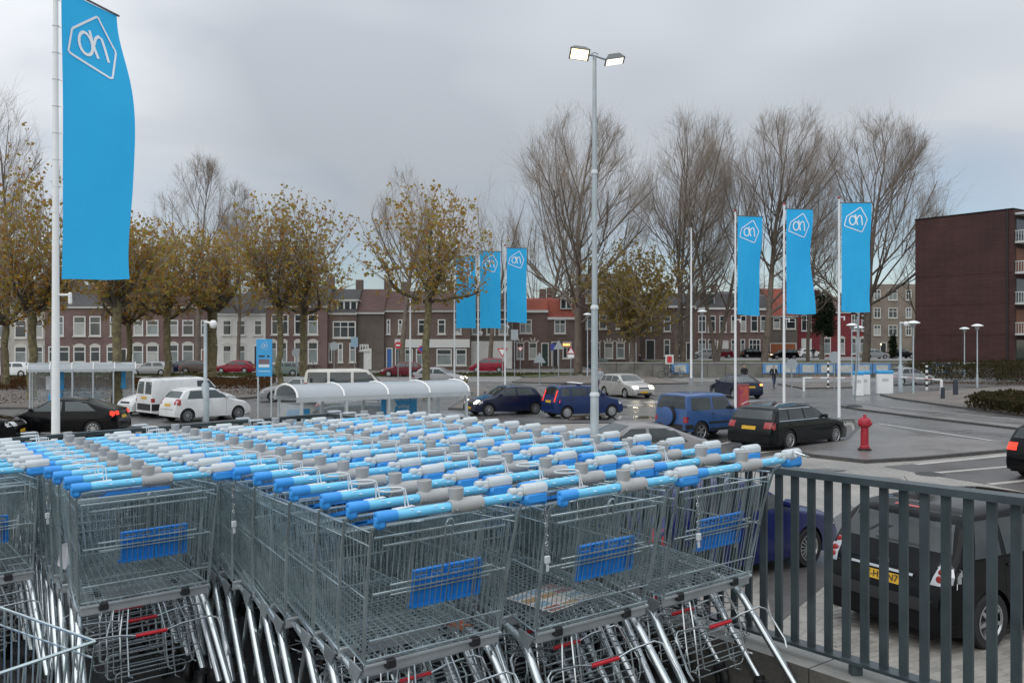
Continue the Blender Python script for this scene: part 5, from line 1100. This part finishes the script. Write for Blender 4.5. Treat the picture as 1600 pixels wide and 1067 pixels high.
flatw = [(a, c, y, y + 16, 'm') for y in (453, 481, 508) for a, c in ((1365, 1376), (1388, 1402), (1415, 1424))]
house('beige brick block of flats left of the dark brick block', 1358, 1470, 176, 444, BR['buff'], flatw, [(1376, 1384, 536, 556, 'dark')], cat='flats', name='apartment_block', cornice=False, z0=.9, depth=12)
# dark brick apartment block on the right, side wall to the camera
A, B = GD(1430, 94), GD(1583, 86); d = (B - A); Hb = HZ(327, 86); ang = math.atan2(d.y, d.x); L = d.length
t = thing('apartment_block', 'dark red brick apartment block with balconies at the right edge', 'flats', A, ang)
DB = brickmat('brick_block', (.066, .024, .024), (.044, .016, .017), (.062, .032, .031), .32, .1, 0, .8, wall=True, bump=.15, msize=.12)
b = MB(); b.box(0, L, 0, 26, -.2, Hb); b.build('wall', DB, t); b = MB(); b.tube([(L - .5, -.09, 0), (L - .5, -.09, Hb)], .07, 8); b.build('drainpipe', TRIM, t)
for zz in (4.1, 7.1, 10.1): b = MB(); b.box(0, L, -.02, -.002, zz, zz + .1); b.build('brick_band', BR['dark'], t); b = MB(); b.box(-.06, L + .06, -.06, 26, Hb, Hb + .12); b.build('roof_edge', TRIM, t)
BALC = mat('balcony_white', (.55, .57, .57), .5); 
for i in range(5):
    z = 1.3 + i * 2.95
    b = MB(); b.box(L + .003, L + 1.5, .35, 7.5, z - .2, z); s_ = b.build('balcony_slab', BALC if i != 1 else BALC, t)
    if i:
        for k in range(24): b = MB(); b.box(L + 1.42, L + 1.46, .4 + k * .3, .44 + k * .3, z, z + .95); b.build('baluster', BALC, s_)
        for k in range(6): b = MB(); b.box(L + .06 + k * .24, L + .1 + k * .24, .38, .42, z, z + .95); b.build('baluster', BALC, s_)
        b = MB(); b.box(L + .003, L + 1.5, .35, .44, z + .95, z + 1.03); b.box(L + 1.4, L + 1.5, .443, 7.5, z + .95, z + 1.03); b.build('balustrade_rail', BALC, s_)
    b = MB(); b.box(L + .003, L + .04, .6, 2.6, z + .05, z + 2.3); w_ = b.build('balcony_door', DOORM['brown'] if i % 2 else WGL, t)
    b = MB(); b.box(L + .003, L + .05, 3.0, 6.4, z + .6, z + 2.3); w_ = b.build('window', WGC, t)
b = MB(); b.box(L + .003, L + 1.5, .35, 7.5, Hb - .5, Hb - .3); b.build('roof_canopy', BALC, t)
# lit wall light over the shop door and porch
for lab, px, py, d_ in (('glowing orange sign over the shop window of the red roofed house', 885, 538.5, 113.7), ('small lit porch lamp at the beige flats', 1376, 538, 174)):
    t = tag(thing('lit_sign' if 'sign' in lab else 'porch_lamp', lab, 'sign' if 'sign' in lab else 'lamp', GD(px, d_, HZ(py, d_)))); b = MB(); w_ = .45 if 'sign' in lab else .12
    b.bbox((0, -.1, 0), w_ * 2.2, .1, .36, .03); b.build('housing', TRIM, t); b = MB(); b.bbox((0, -.16, 0), w_ * 2, .03, .28, .01); b.build('lit_face', mat('sign_glow' if 'sign' in lab else 'porch_glow', (1, .5, .2), .4, emit=(1, .34, .08) if 'sign' in lab else (1, .8, .45), estr=3), t)
# ================================================================== trees
def tint_mat(name, cols, rough=.8):
    """foliage / bark coloured by a per-island random value"""
    if name in MATS: return MATS[name]
    m = bpy.data.materials.new(name); m.use_nodes = True; t = m.node_tree; p = t.nodes['Principled BSDF']; p.inputs['Roughness'].default_value = rough; p.inputs['Specular IOR Level'].default_value = .25
    g = t.nodes.new('ShaderNodeNewGeometry'); r = t.nodes.new('ShaderNodeValToRGB'); e = r.color_ramp.elements
    e[0].color = (*cols[0], 1); e[1].color = (*cols[-1], 1); e[1].position = 1
    for i, c in enumerate(cols[1:-1]): x = e.new((i + 1) / (len(cols) - 1)); x.color = (*c, 1)
    t.links.new(g.outputs['Random Per Island'], r.inputs[0]); t.links.new(r.outputs[0], p.inputs['Base Color'])
    tr = t.nodes.new('ShaderNodeBsdfTranslucent'); t.links.new(r.outputs[0], tr.inputs[0]); mx_ = t.nodes.new('ShaderNodeMixShader'); mx_.inputs[0].default_value = .5
    t.links.new(p.outputs[0], mx_.inputs[1]); t.links.new(tr.outputs[0], mx_.inputs[2]); t.links.new(mx_.outputs[0], t.nodes['Material Output'].inputs[0])
    MATS[name] = m; return m
BARKB = mat('bare_bark', (.155, .128, .104), .95, var=.3, vscale=2)
TWIG = mat('fine_twigs', (.31, .26, .215), .95, var=.25, vscale=1)
BARKP = mat('plane_bark', (.23, .205, .105), .9, col2=(.07, .058, .036), vscale=5.5, bump=.4, bscale=15)
BARKD = mat('dark_limbs', (.085, .072, .05), .95, var=.3, vscale=3)
LEAFP = tint_mat('plane_leaves', [(.32, .20, .055), (.47, .29, .065), (.38, .32, .07), (.27, .265, .065), (.46, .22, .055), (.24, .145, .05)])
LEAFB = tint_mat('brown_leaves', [(.29, .19, .06), (.33, .23, .06), (.24, .21, .06), (.18, .13, .045)])
LEAFG = tint_mat('evergreen_leaves', [(.012, .026, .014), (.02, .035, .018), (.03, .04, .016)])
HEDGE = tint_mat('hedge_leaves', [(.03, .035, .012), (.045, .045, .014), (.07, .045, .018), (.022, .028, .012)])
BEDL = tint_mat('fallen_leaves', [(.10, .045, .018), (.13, .06, .02), (.07, .035, .016), (.05, .05, .016)])
class TubeSet:
    """thin tapered twigs collected as numpy arrays"""
    def __init__(s, n=3): s.a = []; s.b = []; s.ra = []; s.rb = []; s.n = n
    def add(s, a, b, ra, rb): s.a.append(a); s.b.append(b); s.ra.append(ra); s.rb.append(rb)
    def mesh(s, name, m):
        A = np.array(s.a); B = np.array(s.b); ra = np.array(s.ra)[:, None]; rb = np.array(s.rb)[:, None]; k = len(A); n = s.n
        T = B - A; T /= np.linalg.norm(T, axis=1)[:, None] + 1e-9; up = np.where(np.abs(T[:, 2:3]) < .9, [[0, 0, 1.]], [[1., 0, 0]]); U = np.cross(T, up); U /= np.linalg.norm(U, axis=1)[:, None] + 1e-9; V = np.cross(U, T)
        vs = []
        for j in range(n):
            q = 2 * PI * j / n; o = U * math.cos(q) + V * math.sin(q); vs.append(A + o * ra); vs.append(B + o * rb)
        vs = np.stack(vs, 1).reshape(-1, 3); f = []
        for j in range(n): j2 = (j + 1) % n; f.append([2 * j, 2 * j + 1, 2 * j2 + 1, 2 * j2])
        F = (np.array(f)[None] + (np.arange(k) * 2 * n)[:, None, None]).reshape(-1, 4)
        return quick_mesh(name, vs, F, m)
def quick_mesh(name, vs, F, m):
    me = bpy.data.meshes.new(name); k = F.shape[1]; me.vertices.add(len(vs)); me.vertices.foreach_set('co', np.asarray(vs, dtype=np.float32).ravel())
    me.loops.add(F.size); me.loops.foreach_set('vertex_index', F.astype(np.int32).ravel()); me.polygons.add(len(F)); me.polygons.foreach_set('loop_start', np.arange(0, F.size, k, dtype=np.int32))
    me.update(calc_edges=True); me.materials.append(m); return me
def leaves_mesh(name, P, size, m, rng, flat=.0):
    P = np.asarray(P); k = len(P); a = rng.normal(size=(k, 3)); a[:, 2] *= (1 - flat); a /= np.linalg.norm(a, axis=1)[:, None]; b = rng.normal(size=(k, 3)); b -= a * (a * b).sum(1)[:, None]; b /= np.linalg.norm(b, axis=1)[:, None]
    s = size * rng.uniform(.6, 1.25, (k, 1)); c = np.cross(a, b) * s * .18
    q = np.stack([P - a * s * .5, P + b * s * .42 + c, P + a * s * .5, P - b * s * .42 + c], 1).reshape(-1, 3)
    return quick_mesh(name, q, np.arange(k * 4).reshape(-1, 4), m)
def vnorm(v): return v / (np.linalg.norm(v) + 1e-9)
def bare_tree(label, px, base_d, top, spread_px, seed, trunk_r=.42, fork=.16, lean=0.0, z0=0.0, fine=1.0, stems=1, name='bare_tree', up=.9, wind=.10):
    """tall bare tree with many ascending limbs and fine twigs; top and spread measured in the photo"""
    rng = np.random.default_rng(seed); p0 = GD(px, base_d, z0); H = HZ(top, base_d) - z0; Rc = spread_px / 2 / FOC * base_d
    t = thing(name, label, 'tree', p0); tr = TubeSet(7); br = TubeSet(4); tw = TubeSet(3); T3 = []
    zc, rz = H * .57, H * .435
    def env(q, k): return (math.hypot(q[0] - lean * q[2], q[1]) / (Rc * k)) ** 2 + ((q[2] - zc) / (rz * k)) ** 2
    def limb(p, d, L, r, lev, ek):
        n = 7 if lev < 2 else (4 if lev == 2 else 2); pts = [p]; dd = d.copy(); rr = [r]
        for i in range(n):
            dd = vnorm(dd + rng.normal(0, (.05, .075, .11, .15, .17)[lev], 3) + np.array([wind * .2, 0, (.05, .115, .17, .15, .13)[lev] * up])); q = pts[-1] + dd * L / n
            if lev and q[2] > zc * .62 and env(q, ek) > 1.0: break
            pts.append(q); rr.append(r * (1 - (.97 if lev == 0 else .8) * (i + 1) / n))
        m = len(pts) - 1
        if m < 1: return
        S = tr if lev == 0 else (br if lev < 3 else tw)
        for i in range(m): S.add(pts[i], pts[i + 1], rr[i], rr[i + 1])
        if lev == 3:
            T3.append((pts[0], pts[-1])); return
        k = {0: int(27 * fine), 1: int(10 * fine), 2: 6}[lev]
        if lev == 1 and pts[0][2] > H * .72: k = 6
        for i in range(k):
            f = rng.uniform(.12, 1.0) ** .85 if lev else fork + (1 - fork) * rng.uniform(0, 1) ** 1.25 * .93; j = min(m - 1, int(f * m)); a = f * m - j; q = pts[j] * (1 - a) + pts[j + 1] * a; base = vnorm(pts[j + 1] - pts[j])
            az = rng.uniform(0, 2 * PI); side_ = np.array([math.cos(az), math.sin(az), 0.15]); side_ = vnorm(side_ - base * side_.dot(base)); spread = (1.25 - .85 * f) * rng.uniform(.8, 1.15) if lev == 0 else rng.uniform(.35, .7)
            nd = vnorm(base * math.cos(spread) + side_ * math.sin(spread)); ll = {0: H * (.78 - .5 * f), 1: L * (.55 - .25 * f), 2: L * .5, 3: L * .55}[lev] * rng.uniform(.75, 1.2)
            limb(q, nd, max(ll, .4), max((.02, .012, .007, .006)[lev], rr[j] * (.38, .45, .42, .5)[lev]), lev + 1, ek * rng.uniform(.94, 1.06) if lev < 2 else ek)
    for s in range(stems):
        off = np.array([rng.uniform(-.7, .7) * (stems > 1), rng.uniform(-.5, .5) * (stems > 1), 0.0]); limb(off, vnorm(np.array([lean + rng.normal(0, .12) * (stems > 1), rng.normal(0, .05), 1.0])), H * .94, trunk_r * (1 if stems == 1 else .72), 0, 1.0)
    A3 = np.array([a for a, _ in T3]); B3 = np.array([b_ for _, b_ in T3]); k3 = 8; fz = rng.uniform(.1, 1, (len(A3), k3, 1)); st = A3[:, None] * (1 - fz) + B3[:, None] * fz; dv = (B3 - A3)[:, None]; ln = np.linalg.norm(dv, axis=2, keepdims=True); dv = dv / (ln + 1e-9) + rng.normal(0, .42, (len(A3), k3, 3)) + np.array([wind, 0, .28]); dv /= np.linalg.norm(dv, axis=2, keepdims=True)
    en = st + dv * np.maximum(ln, .5) * rng.uniform(.35, .95, (len(A3), k3, 1))
    st = st.reshape(-1, 3); en = en.reshape(-1, 3); tw.a += list(st); tw.b += list(en); tw.ra += [.0055] * len(st); tw.rb += [.0035] * len(st)
    obj('trunk', tr.mesh('trunk', BARKB), t); c = obj('limbs', br.mesh('limbs', BARKB), t); c['kind'] = 'stuff'; c = obj('crown_twigs', tw.mesh('crown_twigs', TWIG), t); c['kind'] = 'stuff'
    return t
def plane_tree(label, px, base_d, top, spread_px, seed, trunk_r=.21, fork_py=None, nleaf=2600, leaf=.17, mat_=None, lm=None, z0=0.0, low=.36, name='plane_tree', dens=1.0):
    rng = np.random.default_rng(seed); p0 = GD(px, base_d, z0); H = HZ(top, base_d) - z0; Rc = spread_px * .56 / FOC * base_d; hf = (HZ(fork_py, base_d) - z0) if fork_py else H * .33
    t = thing(name, label, 'tree', p0); tr = TubeSet(8); br = TubeSet(5); tw = TubeSet(3); leafp = []
    pts = [np.zeros(3)]; n = 6
    for i in range(n): pts.append(np.array([rng.normal(0, .05), rng.normal(0, .05), hf * (i + 1) / n]))
    for i in range(n): tr.add(pts[i], pts[i + 1], trunk_r * (1.25 - .3 * i / n) if i == 0 else trunk_r * (1.0 - .12 * i / n), trunk_r * (1.0 - .12 * (i + 1) / n))
    tr.add(pts[-1], pts[-1] + np.array([0, 0, .3]), trunk_r * .88, trunk_r * .6)
    zc = (hf + H) / 2; rz = (H - hf) / 2 * 1.08
    def inside(q): return (q[0] ** 2 + q[1] ** 2) / Rc ** 2 + ((q[2] - zc) / rz) ** 2
    nl = 8
    for i in range(nl):
        az = 2 * PI * i / nl + rng.uniform(-.3, .3); el = rng.uniform(.35, 1.2) if i % 2 else rng.uniform(.12, .55); d = np.array([math.cos(az) * math.cos(el), math.sin(az) * math.cos(el), math.sin(el)])
        p = pts[-1] - np.array([0, 0, rng.uniform(0, .5)]); L = Rc * rng.uniform(.6, .95); r = trunk_r * rng.uniform(.42, .58); m = 6; P = [p]; dd = d
        for j in range(m):
            dd = vnorm(dd + rng.normal(0, .2, 3) + np.array([0, 0, .12 + .06 * j])); q = P[-1] + dd * L / m; br.add(P[-1], q, r * (1 - .09 * j), r * (1 - .09 * (j + 1))); P.append(q)
        br.add(P[-1], P[-1] + dd * .18, r * .75, r * .5)
        for j in range(2, m + 1):   # knobs with bundles of upright shoots
            for s in range(int(7 if j == m else 3)):
                d2 = vnorm(rng.normal(0, .62, 3) + np.array([P[j][0] / Rc * .7, P[j][1] / Rc * .7, .75 if rng.uniform() < .74 else -.25])); q = P[j]; rr = .028; Ls = (rng.uniform(.55, 1.1) * (H - P[j][2]) * .95 + .7) * (1 if d2[2] > .2 else .45); k = 5
                for a in range(k):
                    d2 = vnorm(d2 + rng.normal(0, .12, 3) + np.array([0, 0, .10])); q2 = q + d2 * Ls / k
                    if inside(q2) > (1.12 if q2[2] > zc else 1.35): break
                    tw.add(q, q2, rr * (1 - .15 * a), rr * (1 - .15 * (a + 1)))
                    for w in range(int(2 * dens)):
                        f = rng.uniform(); b0 = q * (1 - f) + q2 * f; d3 = vnorm(rng.normal(0, 1, 3) + np.array([0, 0, .35])); l3 = rng.uniform(.25, .75); b1 = b0 + d3 * l3
                        tw.add(b0, b1, .009, .005)
                        for _ in range(6): g = rng.uniform(.3, 1.1); leafp.append(b0 + d3 * l3 * g + rng.normal(0, .10, 3))
                    q = q2
    leafp = np.array(leafp); 
    if len(leafp) > nleaf: leafp = leafp[rng.choice(len(leafp), nleaf, replace=False)]
    obj('trunk', tr.mesh('trunk', mat_ or BARKP), t); obj('limbs', br.mesh('limbs', BARKD), t); c = obj('twigs', tw.mesh('twigs', TWIG), t); c['kind'] = 'stuff'; c = obj('foliage', leaves_mesh('foliage', leafp, leaf, lm or LEAFP, rng), t); c['kind'] = 'stuff'
    return t
# plane trees of the car park
plane_tree('plane tree with mottled trunk left of the white van', 182, 47, 330, 190, 1, .26, 470, 4536, .21)
plane_tree('tall plane tree at the left edge behind the far shelter', 50, 52, 205, 185, 2, .26, 485, 4968, .22)
plane_tree('plane tree cut by the left edge of the view', 10, 64, 300, 220, 3, .2, 500, 3888, .24)
plane_tree('plane tree between the left flag and the camera post', 262, 70, 345, 170, 4, .30, 488, 3888, .25)
plane_tree('dark trunked plane tree behind the camera post', 331, 74, 352, 165, 5, .46, 480, 4104, .25)
plane_tree('left tree of the plane pair behind the near shelter', 437, 56, 292, 185, 6, .20, 478, 3240, .22)
plane_tree('right tree of the plane pair behind the near shelter', 474, 58, 300, 190, 7, .24, 485, 2808, .22)
plane_tree('plane tree with thick knotted limbs before the far banners', 668, 53, 280, 190, 8, .23, 462, 3672, .21)
plane_tree('slim plane tree behind the mottled trunk on the left', 202, 72, 360, 150, 9, .24, 500, 2808, .25)
plane_tree('leafy brown tree in the middle before the tall brick house', 988, 92, 378, 165, 10, .32, 522, 6200, .32, BARKB, LEAFB, name='leafy_tree', dens=2)
# bare trees behind
bare_tree('huge bare poplar right behind the floodlight mast', 903, 98, 168, 250, 21, .5, .16)
bare_tree('bare poplar left of the floodlight mast poplar, half behind it', 850, 118, 208, 140, 22, .35, .14, fine=.75)
bare_tree('bare many stemmed poplar above the leafy brown tree', 1062, 104, 176, 175, 23, .42, .2, stems=3, fine=.68)
bare_tree('bare poplar over the bare white pole', 1122, 106, 184, 130, 24, .4, .2, stems=2, fine=.75)
bare_tree('leaning bare poplar behind the left banner of the trio', 1192, 100, 170, 205, 25, .45, .22, .09)
bare_tree('broad bare poplar behind the nearest banner', 1352, 108, 180, 255, 26, .5, .2)
bare_tree('bare tree left of the dark brick block', 1428, 118, 300, 120, 27, .3, .2, z0=.5, fine=.75)
bare_tree('thin bare tree between the banners', 1262, 112, 250, 110, 32, .25, .2, fine=.75)
bare_tree('bare tree rising behind the plane trees on the left', 308, 100, 255, 150, 28, .35, .3, fine=.75)
bare_tree('smaller bare tree behind the plane pair', 372, 104, 285, 80, 29, .25, .3, fine=.75)
bare_tree('bare tree rising behind the knotted plane tree', 628, 98, 262, 105, 30, .35, .3, fine=.75)
bare_tree('bare tree behind the far banners', 765, 104, 282, 110, 31, .3, .25, fine=.75)
bare_tree('bare tree at the left edge above the plane leaves', 8, 66, 145, 120, 33, .3, .35, fine=.75)
# evergreen and small trees
def evergreen(label, px, d, top, w, seed, z0=0.0, trunk=1.2, n=5200):
    rng = np.random.default_rng(seed); p = GD(px, d, z0); H = HZ(top, d) - z0; r = w / 2 / FOC * d; t = thing('evergreen_tree', label, 'tree', p); ts = TubeSet(7); ts.add(np.zeros(3), np.array([.1, 0, H * .5]), r * .16, r * .1); ts.add(np.array([.1, 0, H * .5]), np.array([0, 0, H * .95]), r * .1, .03); obj('trunk', ts.mesh('trunk', BARKB), t)
    P = []; cl = [(rng.uniform(-.6, .6) * r, rng.uniform(-.5, .5) * r, trunk + (H - trunk) * rng.uniform(.05, .95)) for _ in range(34)]
    while len(P) < n:
        c = cl[rng.integers(len(cl))]; q = np.array(c) + rng.normal(0, r * .2, 3); f = (q[2] - trunk) / (H - trunk)
        if 0 < f < 1 and math.hypot(q[0], q[1]) < r * (1.12 - .75 * f ** 1.6): P.append(q)
    c = obj('foliage', leaves_mesh('foliage', P, .26, LEAFG, rng), t); c['kind'] = 'stuff'
evergreen('dark evergreen with pale trunk between the right banners', 1284, 128, 452, 52, 41, .9, 3.2); evergreen('small pointed dark conifer before the beige flats', 1395, 134, 522, 17, 42, .9, .2, 1600)
# hedges and leafy bed
def hedge(label, pts, h, seed, n=6000, m=None, name='hedge', z0=.1):
    rng = np.random.default_rng(seed); P = [G(*p) for p in pts]; c = sum(P, Vector()) / len(P); t = thing(name, label, 'hedge', c); xs = [p.x for p in P]; ys = [p.y for p in P]; L = []
    def ins(x, y):
        s = False
        for i in range(len(P)):
            a, b_ = P[i], P[i - 1]
            if (a.y > y) != (b_.y > y) and x < (b_.x - a.x) * (y - a.y) / (b_.y - a.y) + a.x: s = not s
        return s
    k = 0
    while len(L) < n and k < n * 40:
        k += 1; x, y = rng.uniform(min(xs), max(xs)), rng.uniform(min(ys), max(ys))
        if ins(x, y): hh = h * (.78 + .22 * math.sin(x * 1.3 + seed) * math.sin(y * .9 + x * .4)); L.append((x - c.x, y - c.y, z0 + hh * (1 - rng.uniform(0, 1) ** 2.2 * .95)))
    o = obj('foliage', leaves_mesh('foliage', L, .16, m or HEDGE, rng), t); o['kind'] = 'stuff'
    ts = TubeSet(3)
    for i in range(0, len(L), 25): q = np.array(L[i]); ts.add(np.array([q[0] * .98, q[1] * .98, 0]), q, .012, .006)
    o = obj('stems', ts.mesh('stems', BARKB), t); o['kind'] = 'stuff'
hedge('low clipped hedge nearest the road at the right edge', [(1506, 640), (1560, 632), (1700, 636), (1900, 655), (1700, 662), (1580, 650)], .75, 1, 16000)
hedge('long dark hedge before the dark brick block', [(1412, 590), (1600, 586), (1900, 590), (1900, 598), (1600, 597), (1425, 597)], 1.7, 2, 20000)
hedge('clipped hedge block right of the parapet panels', [(1545, 592), (1900, 592), (1900, 600), (1560, 601)], 1.9, 3, 12000)
hedge('low leafy brown shrub bed along the left road', [(-300, 612), (150, 612), (420, 609), (432, 597), (-300, 597)], .55, 4, 26000, BEDL, 'shrub_bed', .06)
def litter(label, pts, n, seed, z=.03):
    rng = np.random.default_rng(seed); P = [G(*p) for p in pts]; a = rng.uniform(0, 1, (n, 2)); q = np.array([list((P[0].lerp(P[1], u)).lerp(P[3].lerp(P[2], u), v)) for u, v in a]); q[:, 2] = z; o = obj('fallen_leaves', leaves_mesh('fallen_leaves', q, .12, BEDL, rng, .9)); tag(o, label, 'leaves', kind='stuff')
litter('fallen brown leaves scattered on the left pavement', [(0, 634), (420, 618), (430, 606), (0, 610)], 1600, 5, .11)
litter('fallen leaves under the hedge on the right', [(1420, 600), (1700, 606), (1700, 601), (1425, 598)], 900, 6, .12)
# grass tufts on verge edges
rng = np.random.default_rng(9); q = np.c_[rng.uniform(-60, 34, 9000), rng.uniform(88.2, 96.8, 9000), np.full(9000, .09)]; tag(obj('grass', leaves_mesh('grass', q, .22, tint_mat('grass_blades', [(.05, .07, .02), (.075, .08, .025), (.09, .075, .03)]), rng)), 'short green grass on the verge before the far street', 'grass', kind='stuff')
# ================================================================== people
SKIN = mat('skin', (.42, .25, .18), .6)
def person(label, base, rz, h=1.75, coat=(.02, .022, .028), legs=(.035, .05, .085), hair=(.05, .03, .02), stride=.28, scarf=None):
    t = thing('person', label, 'person', base, rz); s = h / 1.75
    J = {'pelvis': (0, 0, .95), 'chest': (0, .01, 1.25), 'neck': (0, 0, 1.46), 'head': (0, .02, 1.56), 'crown': (0, .015, 1.70), 'lh': (.09, 0, .90), 'lk': (.10, stride * .55, .50), 'la': (.10, stride * .6, .09), 'lt': (.11, stride * .6 + .16, .04), 'rh': (-.09, 0, .90), 'rk': (-.10, -stride * .1, .50), 'ra': (-.10, -stride * .8, .12), 'rt': (-.11, -stride * .8 + .14, .04),
         'ls': (.19, .0, 1.41), 'le': (.25, -.08, 1.14), 'lw': (.24, .05, .92), 'lf': (.235, .09, .84), 'rs': (-.19, .0, 1.41), 're': (-.25, .02, 1.14), 'rw': (-.22, .16, .95), 'rf': (-.21, .21, .89)}
    Ed = [('pelvis', 'chest'), ('chest', 'neck'), ('neck', 'head'), ('head', 'crown'), ('pelvis', 'lh'), ('lh', 'lk'), ('lk', 'la'), ('la', 'lt'), ('pelvis', 'rh'), ('rh', 'rk'), ('rk', 'ra'), ('ra', 'rt'), ('chest', 'ls'), ('ls', 'le'), ('le', 'lw'), ('lw', 'lf'), ('chest', 'rs'), ('rs', 're'), ('re', 'rw'), ('rw', 'rf')]
    Rr = {'pelvis': .155, 'chest': .175, 'neck': .062, 'head': .098, 'crown': .075, 'lh': .10, 'lk': .068, 'la': .05, 'lt': .045, 'rh': .10, 'rk': .068, 'ra': .05, 'rt': .045, 'ls': .075, 'le': .06, 'lw': .045, 'lf': .038, 'rs': .075, 're': .06, 'rw': .045, 'rf': .038}
    ks = list(J); me = bpy.data.meshes.new('body'); me.from_pydata([tuple(c * s for c in J[k]) for k in ks], [(ks.index(a), ks.index(b_)) for a, b_ in Ed], [])
    o = bpy.data.objects.new('body_tmp', me); COL.objects.link(o); m = o.modifiers.new('skin', 'SKIN'); sv = me.skin_vertices[0].data
    for i, k in enumerate(ks): sv[i].radius = (Rr[k] * s, Rr[k] * s * (.72 if k in ('chest', 'pelvis') else 1)); sv[i].use_root = k == 'pelvis'
    o.modifiers.new('sub', 'SUBSURF').levels = 2; bpy.context.view_layer.update(); bm_ = bpy.data.meshes.new_from_object(o.evaluated_get(bpy.context.evaluated_depsgraph_get())); bpy.data.objects.remove(o)
    C = mat('coat_%d' % int(coat[0] * 9999), coat, .8, var=.2, vscale=5); Lg = mat('trousers_%d' % int(legs[2] * 9999), legs, .8, var=.2, vscale=5); Hm = mat('hair_%d' % int(hair[0] * 9999), hair, .7)
    bm_.materials.clear()
    for q in (C, Lg, SKIN, Hm, TRIM): bm_.materials.append(q)
    for f in bm_.polygons:
        c = f.center / s; f.use_smooth = True
        f.material_index = 4 if c.z < .10 else 1 if c.z < .84 and abs(c.x) < .19 else 3 if (c.z > 1.655 or (c.z > 1.5 and c.y < -.005)) else 2 if c.z > 1.475 or (c.z < .93 and abs(c.x) > .19) else 0
    obj('body', bm_, t)
    b = MB(); b.bbox((0, .115 * s, 1.565 * s), .03 * s, .035 * s, .045 * s, .01); b.build('nose', SKIN, t, 60)
    if scarf: b = MB(); b.tube([(.09 * s * math.cos(q), .09 * s * math.sin(q), 1.455 * s) for q in np.linspace(0, 2 * PI, 12)[:-1]], .035, 6, closed=True); b.tube([(.03, .1, 1.44), (.035, .155, 1.28), (.03, .15, 1.12)], .035, 6); b.build('scarf', mat('scarf_pale', scarf, .9), t, 60)
    return t
person('person in dark jacket and pale scarf walking beyond the braking car', G(1209, 607), R(195), 1.78, scarf=(.4, .38, .36))
person('person in black coat seen over the roof of the braking car', G(1163, 604), R(150), 1.72, (.012, .012, .014), (.03, .03, .04))
person('person in black standing by the white far bank car', Vector((*GD(1271, 131).xy, .906)), R(170), 1.75, (.01, .01, .012), (.02, .02, .022))
person('person in pale jacket half hidden behind the floodlight mast', G(937, 612), R(160), 1.7, (.35, .38, .4), (.03, .04, .12))
person('person in dark clothes in the shaded doorway of the brown house', GD(1000, 122), R(180), 1.75, (.02, .025, .035), (.03, .04, .07))
# ================================================================== bicycles by the wall
def bike(label, base, rz, col):
    t = thing('bicycle', label, 'bicycle', base, rz); m = mat('bike_' + col, lin(col), .4); 
    for x in (-.53, .53):
        b = MB(); b.tube([(x + .34 * math.cos(k * PI / 12), 0, .35 + .34 * math.sin(k * PI / 12)) for k in range(24)], .022, 5, closed=True); w = b.build('wheel', DARKM, t)
        b = MB(); [b.tube([(x, 0, .35), (x + .33 * math.cos(k * PI / 5), 0, .35 + .33 * math.sin(k * PI / 5))], .004, 3) for k in range(10)]; b.build('spokes', CHRM, w)
    b = MB(); 
    for a, c in (((-.53, 0, .35), (-.1, 0, .32)), ((-.53, 0, .35), (-.22, 0, .82)), ((-.1, 0, .32), (-.24, 0, .9)), ((-.1, 0, .32), (.38, 0, .78)), ((-.22, 0, .8), (.36, 0, .86)), ((.36, 0, .98), (.53, 0, .35))): b.tube([a, c], .02, 6)
    b.build('frame', m, t, 50); b = MB(); b.bbox((-.26, 0, .95), .26, .16, .07, .03); b.build('saddle', TRIM, t); b = MB(); b.tube([(.2, -.28, 1.02), (.36, -.2, 1.05), (.36, .2, 1.05), (.2, .28, 1.02)], .014, 6); b.build('handlebar', CHRM, t, 50)
for i, (px, d_, c, lab) in enumerate(((1042, 84.5, '202428', 'dark bicycle leaning by the parapet, left one'), (1056, 84.3, '3a2a22', 'brown bicycle by the parapet, right one'), (905, 111, '1c2024', 'dark bicycle by the wall of the red roofed house'), (480, 103, '181c1c', 'dark bicycle before the brick house by the plane pair'), (492, 103.2, '22262a', 'grey bicycle before the brick house by the plane pair'))):
    bike(lab, GD(px, d_, 0 if d_ > 90 else 0), R(6 + i * 9), c)
# orange construction marker by the bikes
t = thing('warning_board', 'small red and white warning board near the parapet bicycles', 'sign', GD(1046, 84.8)); b = MB(); b.bbox((0, 0, 1.75), .8, .06, .9, .02); b.build('board', mat('board_white', (.6, .6, .58), .5), t); b = MB(); b.bbox((0, -.04, 1.75), .45, .02, .6, .01); b.build('red_mark', SIGNR, t); b = MB(); b.box(-.03, .03, -.03, .03, 0, 1.3); b.build('post', GALV, t)
